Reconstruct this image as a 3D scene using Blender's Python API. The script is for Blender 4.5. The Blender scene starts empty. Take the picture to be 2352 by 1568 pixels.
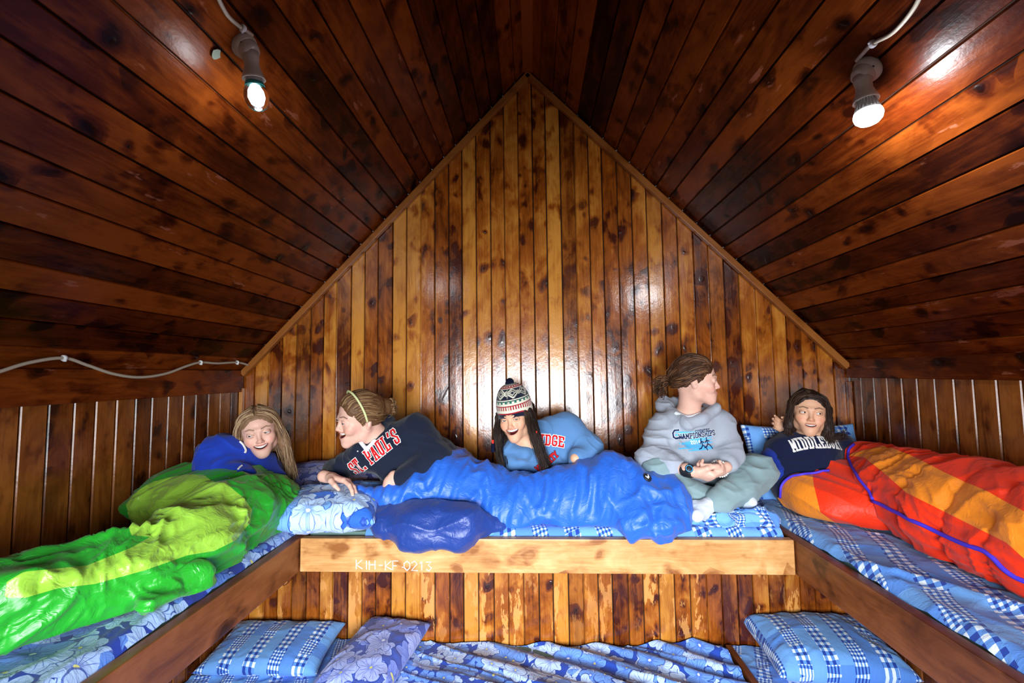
import bpy, bmesh, math, random
import numpy as np
from mathutils import Vector, Matrix
from mathutils.bvhtree import BVHTree
random.seed(7)
SC = bpy.context.scene
COL = SC.collection

# ---------------------------------------------------------------- camera, light, exposure
Z0 = 1.95                      # eye height above the floor
FPX, W, H = 1045.0, 2352, 1568
YAW, PITCH, ROLL = math.radians(2.467), math.radians(3.917), math.radians(0.7)
_f = np.array([-math.sin(YAW)*math.cos(PITCH), math.cos(YAW)*math.cos(PITCH), math.sin(PITCH)])
_r0 = np.array([math.cos(YAW), math.sin(YAW), 0.]); _u0 = np.cross(_r0, _f)
_r = _r0*math.cos(ROLL)-_u0*math.sin(ROLL); _u = _u0*math.cos(ROLL)+_r0*math.sin(ROLL)
cam = bpy.data.cameras.new('camera'); camo = bpy.data.objects.new('camera', cam); COL.objects.link(camo)
cam.sensor_width = 36; cam.lens = 36*FPX/W; cam.clip_start = .02
M = Matrix((( _r[0], _u[0], -_f[0], 0), (_r[1], _u[1], -_f[1], 0), (_r[2], _u[2], -_f[2], Z0), (0, 0, 0, 1)))
camo.matrix_world = M
SC.camera = camo
def P(px, py, Y):              # the point of the room seen at a pixel, at depth Y
    d = _f+_r*(px-W/2)/FPX-_u*(py-H/2)/FPX
    d = d*Y/d[1]; return np.array([d[0], d[1], d[2]+Z0])
def PZ(px, py, z):
    d = _f+_r*(px-W/2)/FPX-_u*(py-H/2)/FPX
    d = d*(z-Z0)/d[2]; return np.array([d[0], d[1], d[2]+Z0])
def PX(px, py, x):
    d = _f+_r*(px-W/2)/FPX-_u*(py-H/2)/FPX
    d = d*x/d[0]; return np.array([d[0], d[1], d[2]+Z0])

SC.view_settings.view_transform = 'Standard'; SC.view_settings.look = 'None'
SC.view_settings.gamma = 1; SC.view_settings.use_curve_mapping = False
SC.view_settings.exposure = 0.0
wd = bpy.data.worlds.new('world'); SC.world = wd; wd.use_nodes = True
wd.node_tree.nodes['Background'].inputs[0].default_value = (.75, .85, 1, 1)
wd.node_tree.nodes['Background'].inputs[1].default_value = 0.15
# daylight entering by the window in the gable behind the camera
WX0, WX1, WZ0, WZ1, WY = -.85, .85, .95, 2.0, -1.0
al = bpy.data.lights.new('window_daylight', 'AREA'); al.shape = 'RECTANGLE'
al.size = WX1-WX0; al.size_y = WZ1-WZ0; al.energy = 106; al.color = (.90, .95, 1.0); al.spread = math.radians(106)
alo = bpy.data.objects.new('window_daylight', al); COL.objects.link(alo)
alo.location = ((WX0+WX1)/2, WY+.02, (WZ0+WZ1)/2); alo.rotation_euler = (math.radians(90-25), 0, 0)
alo['kind'] = 'structure'

# ---------------------------------------------------------------- helpers
def tag(o, label=None, cat=None, group=None, kind=None):
    if label: o['label'] = label
    if cat: o['category'] = cat
    if group: o['group'] = group
    if kind: o['kind'] = kind
    return o
def empty(name, loc, label, cat, group=None):
    o = bpy.data.objects.new(name, None); COL.objects.link(o); o.location = Vector(loc); o.empty_display_size = .05
    return tag(o, label, cat, group)
def link(name, me, mat=None, parent=None, smooth=True):
    if mat is not None:
        for m in (mat if isinstance(mat, (list, tuple)) else [mat]): me.materials.append(m)
    if smooth: me.polygons.foreach_set('use_smooth', np.ones(len(me.polygons), bool))
    o = bpy.data.objects.new(name, me); COL.objects.link(o)
    if parent is not None:
        o.parent = parent
        root = parent; off = Vector((0, 0, 0))
        while root is not None: off += Vector(root.location); root = root.parent
        o.location = -off      # vertices are given in room coordinates
    return o
def mesh_from(name, V, Fc):
    me = bpy.data.meshes.new(name)
    V = np.asarray(V, np.float32)
    if isinstance(Fc, np.ndarray) and Fc.ndim == 2 and len(Fc):
        n, k = Fc.shape
        me.vertices.add(len(V)); me.vertices.foreach_set('co', V.ravel())
        me.loops.add(n*k); me.loops.foreach_set('vertex_index', Fc.astype(np.int32).ravel())
        me.polygons.add(n); me.polygons.foreach_set('loop_start', np.arange(0, n*k, k, dtype=np.int32))
        me.polygons.foreach_set('loop_total', np.full(n, k, np.int32))
        me.update(calc_edges=True)
    else:
        me.from_pydata([tuple(map(float, v)) for v in V], [], [tuple(f) for f in Fc]); me.update()
    return me
def attr_f(me, name, a): at = me.attributes.new(name, 'FLOAT', 'POINT'); at.data.foreach_set('value', np.asarray(a, np.float32).ravel())
def attr_v(me, name, a): at = me.attributes.new(name, 'FLOAT_VECTOR', 'POINT'); at.data.foreach_set('vector', np.asarray(a, np.float32).ravel())
def attr_c(me, name, a):
    a = np.asarray(a, np.float32)
    if a.shape[1] == 3: a = np.concatenate([a, np.ones((len(a), 1), np.float32)], 1)
    at = me.attributes.new(name, 'FLOAT_COLOR', 'POINT'); at.data.foreach_set('color', a.ravel())
class MB:                       # gathers simple shapes into one mesh
    def __init__(s): s.v = []; s.f = []
    def add(s, V, Fc):
        n = len(s.v); s.v += [tuple(map(float, p)) for p in V]; s.f += [tuple(i+n for i in q) for q in Fc]; return s
    def box(s, a, b, bev=0.0):
        bm = bmesh.new(); bmesh.ops.create_cube(bm, size=1)
        for v in bm.verts:
            for i in range(3): v.co[i] = a[i] if v.co[i] < 0 else b[i]
        if bev: bmesh.ops.bevel(bm, geom=list(bm.edges), offset=bev, segments=2, affect='EDGES', profile=.6)
        bm.verts.index_update()
        s.add([v.co[:] for v in bm.verts], [[v.index for v in f.verts] for f in bm.faces]); bm.free(); return s
    def tube(s, pts, r, n=10, cap=True):
        V, Fc = tube(pts, r, n, cap); return s.add(V, Fc)
    def lathe(s, prof, o, ax, n=28):
        o = Vector(o); ax = Vector(ax).normalized(); q = ax.to_track_quat('Z', 'Y')
        V = [o+q@Vector((r*math.cos(t), r*math.sin(t), z)) for r, z in prof for t in [2*math.pi*i/n for i in range(n)]]
        Fc = [(j*n+i, j*n+(i+1) % n, (j+1)*n+(i+1) % n, (j+1)*n+i) for j in range(len(prof)-1) for i in range(n)]
        Fc += [tuple(range(n))[::-1], tuple(range((len(prof)-1)*n, len(prof)*n))]
        return s.add(V, Fc)
    def build(s, name, mat, parent=None, smooth=False):
        o = link(name, mesh_from(name, s.v, s.f), mat, parent, smooth); return o
def tube(pts, r, n=8, cap=True):
    pts = [Vector(p) for p in pts]; m = len(pts)
    rr = r if isinstance(r, (list, tuple, np.ndarray)) else [r]*m
    V = []; Fc = []; up = None
    for i, p in enumerate(pts):
        t = (pts[min(i+1, m-1)]-pts[max(i-1, 0)]).normalized()
        if up is None: up = t.orthogonal().normalized()
        up = (up-t*up.dot(t)); up = up.normalized() if up.length > 1e-6 else t.orthogonal().normalized()
        b = t.cross(up)
        for k in range(n):
            a = 2*math.pi*k/n; V.append(p+(up*math.cos(a)+b*math.sin(a))*rr[i])
    for i in range(m-1):
        for k in range(n): Fc.append((i*n+k, i*n+(k+1) % n, (i+1)*n+(k+1) % n, (i+1)*n+k))
    if cap: Fc += [tuple(range(n))[::-1], tuple(range((m-1)*n, m*n))]
    return V, Fc
def spline(pts, n=8):           # Catmull-Rom through the points
    p = [np.array(q, float) for q in pts]; p = [2*p[0]-p[1]]+p+[2*p[-1]-p[-2]]; out = []
    for i in range(1, len(p)-2):
        for k in range(n):
            t = k/n
            out.append(.5*((2*p[i])+(-p[i-1]+p[i+1])*t+(2*p[i-1]-5*p[i]+4*p[i+1]-p[i+2])*t*t+(-p[i-1]+3*p[i]-3*p[i+1]+p[i+2])*t**3))
    out.append(p[-2]); return np.array(out)

# ---- noise
def _hash(ix, iy, iz, s):
    h = (ix.astype(np.int64)*374761393+iy.astype(np.int64)*668265263+iz.astype(np.int64)*2147483647+s*974634777) & 0xffffffff
    h = ((h ^ (h >> 13))*1274126177) & 0xffffffff; h ^= h >> 16
    return (h & 0xffffff).astype(np.float64)/0xffffff
def noise(Pn, s=0):
    Pn = np.asarray(Pn, float); i = np.floor(Pn).astype(np.int64); f = Pn-i; f = f*f*f*(f*(f*6-15)+10); r = 0
    for dx in (0, 1):
        for dy in (0, 1):
            for dz in (0, 1):
                w = (f[:, 0] if dx else 1-f[:, 0])*(f[:, 1] if dy else 1-f[:, 1])*(f[:, 2] if dz else 1-f[:, 2])
                r = r+w*_hash(i[:, 0]+dx, i[:, 1]+dy, i[:, 2]+dz, s)
    return r*2-1
def ridge(Pn, s=0, p=2.): return (1-np.abs(noise(Pn, s)))**p

# ---- smooth solids: a list of blended primitives turned into one skin
def cap_(a, b, ra, rb=None, k=.02, op='u'): return ('c', np.array(a, float), np.array(b, float), ra, ra if rb is None else rb, k, op)
def ell(c, r, R=None, k=.02, op='u'): return ('e', np.array(c, float), np.array(r, float)*np.ones(3), np.eye(3) if R is None else np.asarray(R), k, op)
def chain(pts, rs, k=.02): return [cap_(pts[i], pts[i+1], rs[i], rs[i+1], k) for i in range(len(pts)-1)]
def pdist(pr, Q):
    if pr[0] == 'c':
        a, b, ra, rb = pr[1:5]; ab = b-a; L = ab@ab+1e-12
        t = np.clip(((Q-a)@ab)/L, 0, 1); d = Q-a-t[:, None]*ab
        return np.sqrt((d*d).sum(1))-(ra+(rb-ra)*t)
    c, r, R = pr[1:4]; q = (Q-c)@R      # columns of R are the axes
    k0 = np.sqrt(((q/r)**2).sum(1)); k1 = np.sqrt(((q/(r*r))**2).sum(1))
    return k0*(k0-1)/np.maximum(k1, 1e-6)
def field(prims, Q):
    d = np.full(len(Q), 1e3)
    for pr in prims:
        di = pdist(pr, Q); k = max(pr[-2], 1e-5)
        if pr[-1] == 'u':
            h = np.clip(.5+.5*(d-di)/k, 0, 1); d = d*(1-h)+di*h-k*h*(1-h)
        else:
            di = -di; h = np.clip(.5-.5*(d-di)/k, 0, 1); d = d*(1-h)+di*h+k*h*(1-h)
    return d
def skin(prims, vox, B=8):
    lo = np.full(3, 1e9); hi = -lo
    for pr in prims:
        if pr[-1] != 'u': continue
        if pr[0] == 'c': m = max(pr[3], pr[4]); pts = [pr[1]-m, pr[1]+m, pr[2]-m, pr[2]+m]
        else: m = max(pr[2]); pts = [pr[1]-m, pr[1]+m]
        for q in pts: lo = np.minimum(lo, q); hi = np.maximum(hi, q)
    lo -= 3*vox+.008; hi += 3*vox+.008
    nb = np.ceil((hi-lo)/(vox*B)).astype(int); n = nb*B+1
    bi = np.stack(np.meshgrid(*[np.arange(k) for k in nb], indexing='ij'), -1).reshape(-1, 3)
    cen = lo+(bi+.5)*B*vox; dc = field(prims, cen)
    V = np.ones(tuple(nb*B+1), np.float32)
    act = np.abs(dc) < B*vox*.87*1.25+.006
    vb = np.where(dc < 0, -1., 1.).reshape(tuple(nb))
    V[:-1, :-1, :-1] = np.repeat(np.repeat(np.repeat(vb, B, 0), B, 1), B, 2)
    off = np.stack(np.meshgrid(*[np.arange(B+1)]*3, indexing='ij'), -1).reshape(-1, 3)
    ab = bi[act]; hd = B*vox*.87; near = [pdist(pr, cen[act]) < 2.2*hd+pr[-2]+.012 for pr in prims]; off32 = off.astype(np.float32)
    key = np.zeros(len(ab), np.int64)
    for i in range(0, len(ab), 600):
        blk = ab[i:i+600]; nb_ = len(blk); Q = (lo+(blk[:, None, :]*B+off[None])*vox); d = np.full((nb_, len(off)), 1.)
        for pr, nm in zip(prims, near):
            m = nm[i:i+600]
            if not m.any(): continue
            di = pdist(pr, Q[m].reshape(-1, 3)).reshape(-1, len(off)); dd = d[m]; k = max(pr[-2], 1e-5)
            if pr[-1] == 'u': h = np.clip(.5+.5*(dd-di)/k, 0, 1); d[m] = dd*(1-h)+di*h-k*h*(1-h)
            else: di = -di; h = np.clip(.5-.5*(dd-di)/k, 0, 1); d[m] = dd*(1-h)+di*h+k*h*(1-h)
        idx = (blk[:, None, :]*B+off[None]).reshape(-1, 3); V[idx[:, 0], idx[:, 1], idx[:, 2]] = d.ravel()
    S = V < 0
    c = S[:-1, :-1, :-1].astype(np.int8); c = c*0
    for dx in (0, 1):
        for dy in (0, 1):
            for dz in (0, 1): c += S[dx:S.shape[0]-1+dx, dy:S.shape[1]-1+dy, dz:S.shape[2]-1+dz]
    cells = np.argwhere((c > 0) & (c < 8)); vid = np.full(c.shape, -1, np.int32); vid[tuple(cells.T)] = np.arange(len(cells))
    acc = np.zeros((len(cells), 3)); cnt = np.zeros(len(cells))
    cor = [(0, 0, 0), (1, 0, 0), (0, 1, 0), (1, 1, 0), (0, 0, 1), (1, 0, 1), (0, 1, 1), (1, 1, 1)]
    val = [V[cells[:, 0]+q[0], cells[:, 1]+q[1], cells[:, 2]+q[2]] for q in cor]
    for i, j in ((0, 1), (2, 3), (4, 5), (6, 7), (0, 2), (1, 3), (4, 6), (5, 7), (0, 4), (1, 5), (2, 6), (3, 7)):
        m = (val[i] < 0) != (val[j] < 0); t = np.where(m, val[i]/np.where(m, val[i]-val[j], 1), 0)
        pt = np.array(cor[i])+t[:, None]*(np.array(cor[j])-np.array(cor[i]))
        acc += np.where(m[:, None], pt, 0); cnt += m
    X = lo+(cells+acc/cnt[:, None])*vox
    Fs = []
    for ax in range(3):
        a = [slice(None)]*3; b = [slice(None)]*3; a[ax] = slice(0, -1); b[ax] = slice(1, None)
        A, Bq = S[tuple(a)], S[tuple(b)]; e = np.argwhere(A != Bq)
        u, v = (ax+1) % 3, (ax+2) % 3
        e = e[(e[:, u] > 0) & (e[:, v] > 0) & (e[:, u] < c.shape[u]) & (e[:, v] < c.shape[v])]
        ins = A[tuple(e.T)]; du = np.zeros(3, int); dv = np.zeros(3, int); du[u] = 1; dv[v] = 1
        g = lambda q: vid[q[:, 0], q[:, 1], q[:, 2]]
        q = np.stack([g(e), g(e-du), g(e-du-dv), g(e-dv)], 1)
        q[~ins] = q[~ins][:, ::-1]
        Fs.append(q[(q >= 0).all(1)])
    return X, np.concatenate(Fs)
def relax(X, Fq, it=2, lam=.5):
    n = len(X); e = np.concatenate([Fq[:, [0, 1]], Fq[:, [1, 2]], Fq[:, [2, 3]], Fq[:, [3, 0]]])
    i = np.concatenate([e[:, 0], e[:, 1]]); j = np.concatenate([e[:, 1], e[:, 0]]); deg = np.bincount(i, minlength=n)[:, None]
    for _ in range(it):
        s = np.stack([np.bincount(i, X[j, k], n) for k in range(3)], 1); X = X*(1-lam)+lam*s/np.maximum(deg, 1)
    return X
def vnormals(X, Fq):
    a = X[Fq[:, 2]]-X[Fq[:, 0]]; b = X[Fq[:, 3]]-X[Fq[:, 1]]; nn = np.cross(a, b); N = np.zeros_like(X)
    for k in range(4): np.add.at(N, Fq[:, k], nn)
    return N/np.maximum(np.linalg.norm(N, axis=1, keepdims=True), 1e-12)
def rotm(fwd, up):              # columns: right, forward, up
    f = np.array(fwd, float); f /= np.linalg.norm(f); u = np.array(up, float); u -= f*(u@f); u /= np.linalg.norm(u)
    return np.stack([np.cross(f, u), f, u], 1)
def unit(v): v = np.array(v, float); return v/np.linalg.norm(v)
# ---------------------------------------------------------------- node helper
class NT:
    def __init__(s, name):
        s.m = bpy.data.materials.new(name); s.m.use_nodes = True; s.t = s.m.node_tree; s.b = s.t.nodes['Principled BSDF']
    def n(s, ty, **k):
        o = s.t.nodes.new(ty)
        for a, v in k.items(): setattr(o, a, v)
        return o
    def put(s, sock, v):
        if isinstance(v, X_): s.t.links.new(v.o, sock)
        elif isinstance(v, (int, float)): sock.default_value = v
        elif v is not None:
            try: sock.default_value = v
            except Exception: sock.default_value = (*v, 1)
    def math(s, op, a, b=0., c=None):
        o = s.n('ShaderNodeMath', operation=op); s.put(o.inputs[0], a); s.put(o.inputs[1], b)
        if c is not None: s.put(o.inputs[2], c)
        return X_(s, o.outputs[0])
    def attr(s, name, out='Fac'): o = s.n('ShaderNodeAttribute', attribute_name=name); return X_(s, o.outputs[out])
    def xyz(s, v): o = s.n('ShaderNodeSeparateXYZ'); s.put(o.inputs[0], v); return [X_(s, q) for q in o.outputs]
    def vec(s, x, y, z=0.):
        o = s.n('ShaderNodeCombineXYZ')
        for i, q in enumerate((x, y, z)): s.put(o.inputs[i], q)
        return X_(s, o.outputs[0])
    def obj(s): return X_(s, s.n('ShaderNodeTexCoord').outputs['Object'])
    def noise(s, v, sc=1., det=3., rough=.55, dist=0.):
        o = s.n('ShaderNodeTexNoise'); s.put(o.inputs['Vector'], v); o.inputs['Scale'].default_value = sc; o.inputs['Detail'].default_value = det
        o.inputs['Roughness'].default_value = rough; o.inputs['Distortion'].default_value = dist; return X_(s, o.outputs[0])
    def vor(s, v, sc=1., rnd=1., feat='F1'):
        o = s.n('ShaderNodeTexVoronoi', feature=feat); s.put(o.inputs['Vector'], v); o.inputs['Scale'].default_value = sc
        o.inputs['Randomness'].default_value = rnd; return o
    def white(s, v): o = s.n('ShaderNodeTexWhiteNoise'); s.put(o.inputs['Vector'], v); return X_(s, o.outputs[0])
    def ramp(s, v, stops, interp='LINEAR'):
        o = s.n('ShaderNodeValToRGB'); s.put(o.inputs[0], v); e = o.color_ramp; e.interpolation = interp
        while len(e.elements) < len(stops): e.elements.new(.5)
        for el, (p, c) in zip(e.elements, stops): el.position = p; el.color = (*c, 1) if len(c) == 3 else c
        return X_(s, o.outputs[0])
    def mix(s, f, a, b, mode='MIX'):
        o = s.n('ShaderNodeMix', data_type='RGBA', blend_type=mode); s.put(o.inputs[0], f)
        for i, v in ((6, a), (7, b)):
            if isinstance(v, X_): s.t.links.new(v.o, o.inputs[i])
            else: o.inputs[i].default_value = (*v, 1)
        return X_(s, o.outputs[2])
    def sstep(s, v, a, b):
        o = s.n('ShaderNodeMapRange', interpolation_type='SMOOTHSTEP'); s.put(o.inputs[0], v); s.put(o.inputs[1], a); s.put(o.inputs[2], b); return X_(s, o.outputs[0])
    def bump(s, h, st=.3, dist=.002, nrm=None):
        o = s.n('ShaderNodeBump'); s.put(o.inputs['Height'], h); o.inputs['Strength'].default_value = st; o.inputs['Distance'].default_value = dist
        if nrm is not None: s.t.links.new(nrm.o, o.inputs['Normal'])
        return X_(s, o.outputs[0])
    def done(s, col=None, rough=None, nrm=None, spec=None, **k):
        if col is not None: s.put(s.b.inputs['Base Color'], col)
        if rough is not None: s.put(s.b.inputs['Roughness'], rough)
        if spec is not None: s.put(s.b.inputs['Specular IOR Level'], spec)
        if nrm is not None: s.put(s.b.inputs['Normal'], nrm)
        for a, v in k.items(): s.put(s.b.inputs[a.replace('_', ' ')], v)
        return s.m
class X_:
    def __init__(s, t, o): s.t = t; s.o = o
    def __add__(a, b): return a.t.math('ADD', a, b)
    __radd__ = __add__
    def __sub__(a, b): return a.t.math('SUBTRACT', a, b)
    def __rsub__(a, b): return a.t.math('SUBTRACT', b, a)
    def __mul__(a, b): return a.t.math('MULTIPLY', a, b)
    __rmul__ = __mul__
    def __truediv__(a, b): return a.t.math('DIVIDE', a, b)
    def __pow__(a, b): return a.t.math('POWER', a, b)
    def floor(a): return a.t.math('FLOOR', a)
    def fract(a): return a.t.math('FRACT', a)
    def abs(a): return a.t.math('ABSOLUTE', a)
    def sin(a): return a.t.math('SINE', a)
    def cos(a): return a.t.math('COSINE', a)
    def lt(a, b): return a.t.math('LESS_THAN', a, b)
    def gt(a, b): return a.t.math('GREATER_THAN', a, b)
    def mn(a, b): return a.t.math('MINIMUM', a, b)
    def mx(a, b): return a.t.math('MAXIMUM', a, b)

# ---------------------------------------------------------------- materials
def mat_plain(name, col, rough=.6, spec=.4, nscale=0, nst=.2, nd=.002, **k):
    t = NT(name); nr = None
    if nscale: nr = t.bump(t.noise(t.obj(), nscale, 4), nst, nd)
    return t.done(tuple(col)+(1,), rough, nr, spec, **k)
def mat_wood(name, dark, mid, light, rough=.22, gloss=.5, knots=1., wear=0., tint=.5, bumpk=1., wearz=None):
    t = NT(name); bc = t.attr('bc', 'Vector'); u, v, r = t.xyz(bc)
    du = u+r*37.0; dv = v+r*91.0
    warp = t.noise(t.vec(du*9, dv*2.4, r*5), 1, 3)
    grain = t.noise(t.vec(du*120+warp*7, dv*3.2, r*9), 1, 5, .6)
    fine = t.noise(t.vec(du*420, dv*14, r*3), 1, 3, .7)
    blotch = t.noise(t.vec(du*13, dv*5.2, r*7), 1, 4, .62, .6)
    big = t.noise(t.vec(du*4, dv*1.1, r*3), 1, 2)
    rnd = t.white(t.vec(r*13.7, 1.3, 0))
    # knots
    wx_ = (t.noise(t.vec(du*7, dv*5, r*3), 1, 2)-.5)*1.3
    vo = t.vor(t.vec(du*13+wx_, dv*11+wx_*1.5, r*11), 1, 1); kd = X_(t, vo.outputs['Distance']); kcc = t.xyz(X_(t, vo.outputs['Color'])); kc = kcc[0]
    kd = kd/(kcc[1]*1.0+.65); ks = kc.gt(1-.25*knots)*t.white(t.vec(r*7.7, 2., 0.)).gt(.12)
    kdw = kd+(blotch-.5)*.22
    kcore = (1-t.sstep(kdw, .05, .13))*ks
    khalo = (1-t.sstep(kdw, .08, .46))*ks
    kring = ((kdw*70).sin()*.5+.5)*khalo
    a = blotch*.9+grain*.35+(rnd-.5)*tint+(big-.5)*.5-.12
    a = a-khalo*.36-kring*.08-(t.sstep(t.noise(t.vec(du*10, dv*6., r*21), 1, 3, .6), .56, .72)*.28)
    col = t.ramp(a, [(.18, dark), (.47, mid), (.78, light)])
    col = t.mix(t.sstep(grain, .62, .80)*.25, col, tuple(c*.45 for c in dark))
    col = t.mix(kcore*.85, col, tuple(c*.30 for c in dark))
    if wear:
        w = t.noise(t.vec(du*16, dv*4.5, r*17), 1, 5, .65)
        wm = t.sstep(w, .66-.08*wear, .70-.08*wear)*t.sstep(rnd, .25, .5)
        if wearz: wm = wm*v.lt(wearz)
        col = t.mix(wm*.8, col, tuple(min(1, c*1.15+.05) for c in light))
    h = grain*.25+warp*.7+fine*.15+t.noise(t.vec(u*30, v*22, r), 1, 3)*.9+t.noise(t.vec(u*110, v*90, r), 1, 2)*.30+kcore*1.0+khalo*.5
    nr = t.bump(h, .55*bumpk, .0016)
    rg = t.math('ADD', rough, (fine-.5)*.15+khalo*.05)
    return t.done(col, rg, nr, gloss)
def rgb(h): # sRGB hex -> linear
    c = [int(h[i:i+2], 16)/255 for i in (0, 2, 4)]; return tuple(x/12.92 if x <= .04045 else ((x+.055)/1.055)**2.4 for x in c)
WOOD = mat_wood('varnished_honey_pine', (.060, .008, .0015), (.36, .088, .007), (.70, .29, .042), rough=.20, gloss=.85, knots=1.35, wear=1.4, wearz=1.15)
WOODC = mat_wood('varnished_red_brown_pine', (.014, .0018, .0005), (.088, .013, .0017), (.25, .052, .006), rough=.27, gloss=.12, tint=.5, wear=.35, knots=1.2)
WOODS = mat_wood('varnished_brown_pine', (.026, .0045, .001), (.15, .036, .005), (.33, .105, .017), rough=.25, gloss=.45, tint=.4)
WOODR = mat_wood('pale_pine_rail', (.25, .085, .02), (.50, .25, .085), (.66, .42, .19), rough=.35, gloss=.35, knots=1.5, tint=.15)
WOODD = mat_wood('dark_stained_rail', (.05, .012, .003), (.19, .055, .014), (.30, .10, .03), rough=.35, gloss=.4, knots=.5, tint=.3)
WOODT = mat_wood('trim_pine', (.07, .015, .003), (.24, .070, .012), (.38, .13, .026), rough=.3, gloss=.4, knots=.3)
WOODL = mat_wood('worn_lower_pine', (.11, .030, .008), (.44, .17, .035), (.80, .45, .15), rough=.45, gloss=.3, wear=1.)
BACK = mat_plain('gap_shadow_wood', (.02, .008, .003), .9)

# ---------------------------------------------------------------- the room
RXL, RXR, YB, ZE, ZA = -1.70, 1.75, 2.60, Z0+.03, Z0+1.79    # side walls, back wall, eaves, ridge
def slope_z(x): return ZA+(ZE-ZA)*(x/RXL if x < 0 else x/RXR)
def boards(name, org, ud, vd, nd, widths, vlo, vhi, mat, bev=.006, dep=.006, nv=1, seed=1, thick=.02, u0=0.):
    rg = random.Random(seed); org, ud, vd, nd = [np.array(q, float) for q in (org, ud, vd, nd)]
    V = []; Fc = []; A = []; u = u0
    for w in widths:
        rnd = rg.random(); off = rg.uniform(-.0012, .0012); tl = rg.uniform(-.022, .022)
        prof = [(0, -dep*2.2), (.0022, -dep*2.1), (.0028, -dep*.7), (bev, 0), (w/2, .0004), (w-bev, 0), (w-.0028, -dep*.7), (w-.0022, -dep*2.1), (w, -dep*2.2)]
        base = len(V)
        for k in range(nv+1):
            for (pu, pn) in prof:
                uu = u+pu; a, b = vlo(uu), vhi(uu); vv = a+(b-a)*k/nv
                V.append(org+ud*uu+vd*vv+nd*(pn+off+tl*(pu-w/2))); A.append((pu, vv, rnd))
        m = len(prof)
        for k in range(nv):
            for i in range(m-1): Fc.append((base+k*m+i, base+k*m+i+1, base+(k+1)*m+i+1, base+(k+1)*m+i))
        u += w
    # backing slab
    b0 = len(V); us = np.linspace(u0, u, 9)
    for nn in (-dep*2, -dep*2-thick):
        for uu in us:
            for f in (vlo, vhi): V.append(org+ud*uu+vd*f(uu)+nd*nn); A.append((0, 0, .5))
    nf = len(Fc); k = len(us)*2
    for i in range(len(us)-1):
        q = b0+i*2; Fc.append((q, q+2, q+3, q+1)); q += k; Fc.append((q+1, q+3, q+2, q))
    me = mesh_from(name, V, Fc); attr_v(me, 'bc', A)
    if np.dot(np.cross(ud, vd), nd) < 0: me.flip_normals()
    o = link(name, me, [mat, BACK], None, False); mi = [0]*nf+[1]*(len(Fc)-nf); me.polygons.foreach_set('material_index', mi)
    o['kind'] = 'structure'; return o
def widths(total, w, rg, j=.06):
    n = max(1, round(total/w)); q = [1+rg.uniform(-j, j) for _ in range(n)]; s = sum(q); return [x*total/s for x in q]
rg = random.Random(3)
boards('wall_back', (RXL, YB, 0), (1, 0, 0), (0, 0, 1), (0, -1, 0), widths(RXR-RXL, .0815, rg), lambda u: 0, lambda u: slope_z(RXL+u)+.01, WOOD, seed=5, bev=.005)
wl = widths(YB+1.05, .088, rg); wl = widths(YB+1.05, .088, rg)
boards('wall_left', (RXL, -1.05, 0), (0, 1, 0), (0, 0, 1), (1, 0, 0), wl, lambda u: 0, lambda u: ZE+.02, WOODS, seed=11)
boards('wall_right', (RXR, -1.05, 0), (0, 1, 0), (0, 0, 1), (-1, 0, 0), wl, lambda u: 0, lambda u: ZE+.02, WOODS, seed=12)
def roof(side, seed):
    X = RXL if side < 0 else RXR; L = math.hypot(X, ZA-ZE); ud = np.array([X, 0, ZE-ZA])/L
    n = np.array([-(ZE-ZA)/L*(1 if side > 0 else -1), 0, -abs(X)/L])
    n = np.array([-np.sign(X)*abs(ZA-ZE)/L, 0, -abs(X)/L])
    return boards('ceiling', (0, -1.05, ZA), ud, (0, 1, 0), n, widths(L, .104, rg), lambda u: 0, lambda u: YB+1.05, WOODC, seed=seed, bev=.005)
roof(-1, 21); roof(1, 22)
def plank(name, a, b, w, t, wdir, ndir, mat, parent=None, seed=0, bev=.003):   # a straight plank from a to b
    a, b = np.array(a, float), np.array(b, float); d = b-a; L = np.linalg.norm(d); d /= L
    wdir, ndir = unit(wdir), unit(ndir); mb = MB().box((0, -w/2, -t/2), (L, w/2, t/2), bev)
    V = np.array(mb.v); r = random.Random(seed+99).random()
    me = mesh_from(name, a+V[:, :1]*d+V[:, 1:2]*wdir+V[:, 2:3]*ndir, mb.f)
    attr_v(me, 'bc', np.stack([V[:, 1]+V[:, 2]*.7, V[:, 0], np.full(len(V), r)], 1))
    bm = bmesh.new(); bm.from_mesh(me); bmesh.ops.recalc_face_normals(bm, faces=bm.faces); bm.to_mesh(me); bm.free()
    return link(name, me, mat, parent, False)
# gable trims under the slopes, eaves boards, corner beads
for i, X in ((1, RXL), (2, RXR)):
    d = unit((X, 0, ZE-ZA)); n = unit((-(ZE-ZA), 0, X)) if X > 0 else unit(((ZE-ZA), 0, -X)); n = n if n[2] < 0 else -n
    a = np.array([0, YB-.022, ZA])+n*.03+d*.02; b = np.array([X, YB-.022, ZE])+n*.03
    plank('trim_%d' % i, a, b, .034, .03, n, (0, -1, 0), WOODT, None, i)['kind'] = 'structure'
for i, (X, s, w) in ((3, (RXL, 1, .125)), (4, (RXR, -1, .10))):
    plank('trim_%d' % i, (X+s*.012, -1.0, ZE-.06+.03*(s < 0)), (X+s*.012, YB-.01, ZE-.06+.03*(s < 0)), w, .018, (0, 0, 1), (s, 0, 0), WOODC, None, i+4)['kind'] = 'structure'
for i, (X, s) in ((5, (RXL, 1)), (6, (RXR, -1))):
    plank('trim_%d' % i, (X+s*.014, YB-.014, 0), (X+s*.014, YB-.014, ZE-.1), .022, .022, (1, 0, 0), (0, 1, 0), WOOD, None, i+4)['kind'] = 'structure'
plank('floor', (RXL, .775, -.02), (RXR, .775, -.02), 3.65, .04, (0, 1, 0), (0, 0, 1), WOODD)['kind'] = 'structure'
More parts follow.
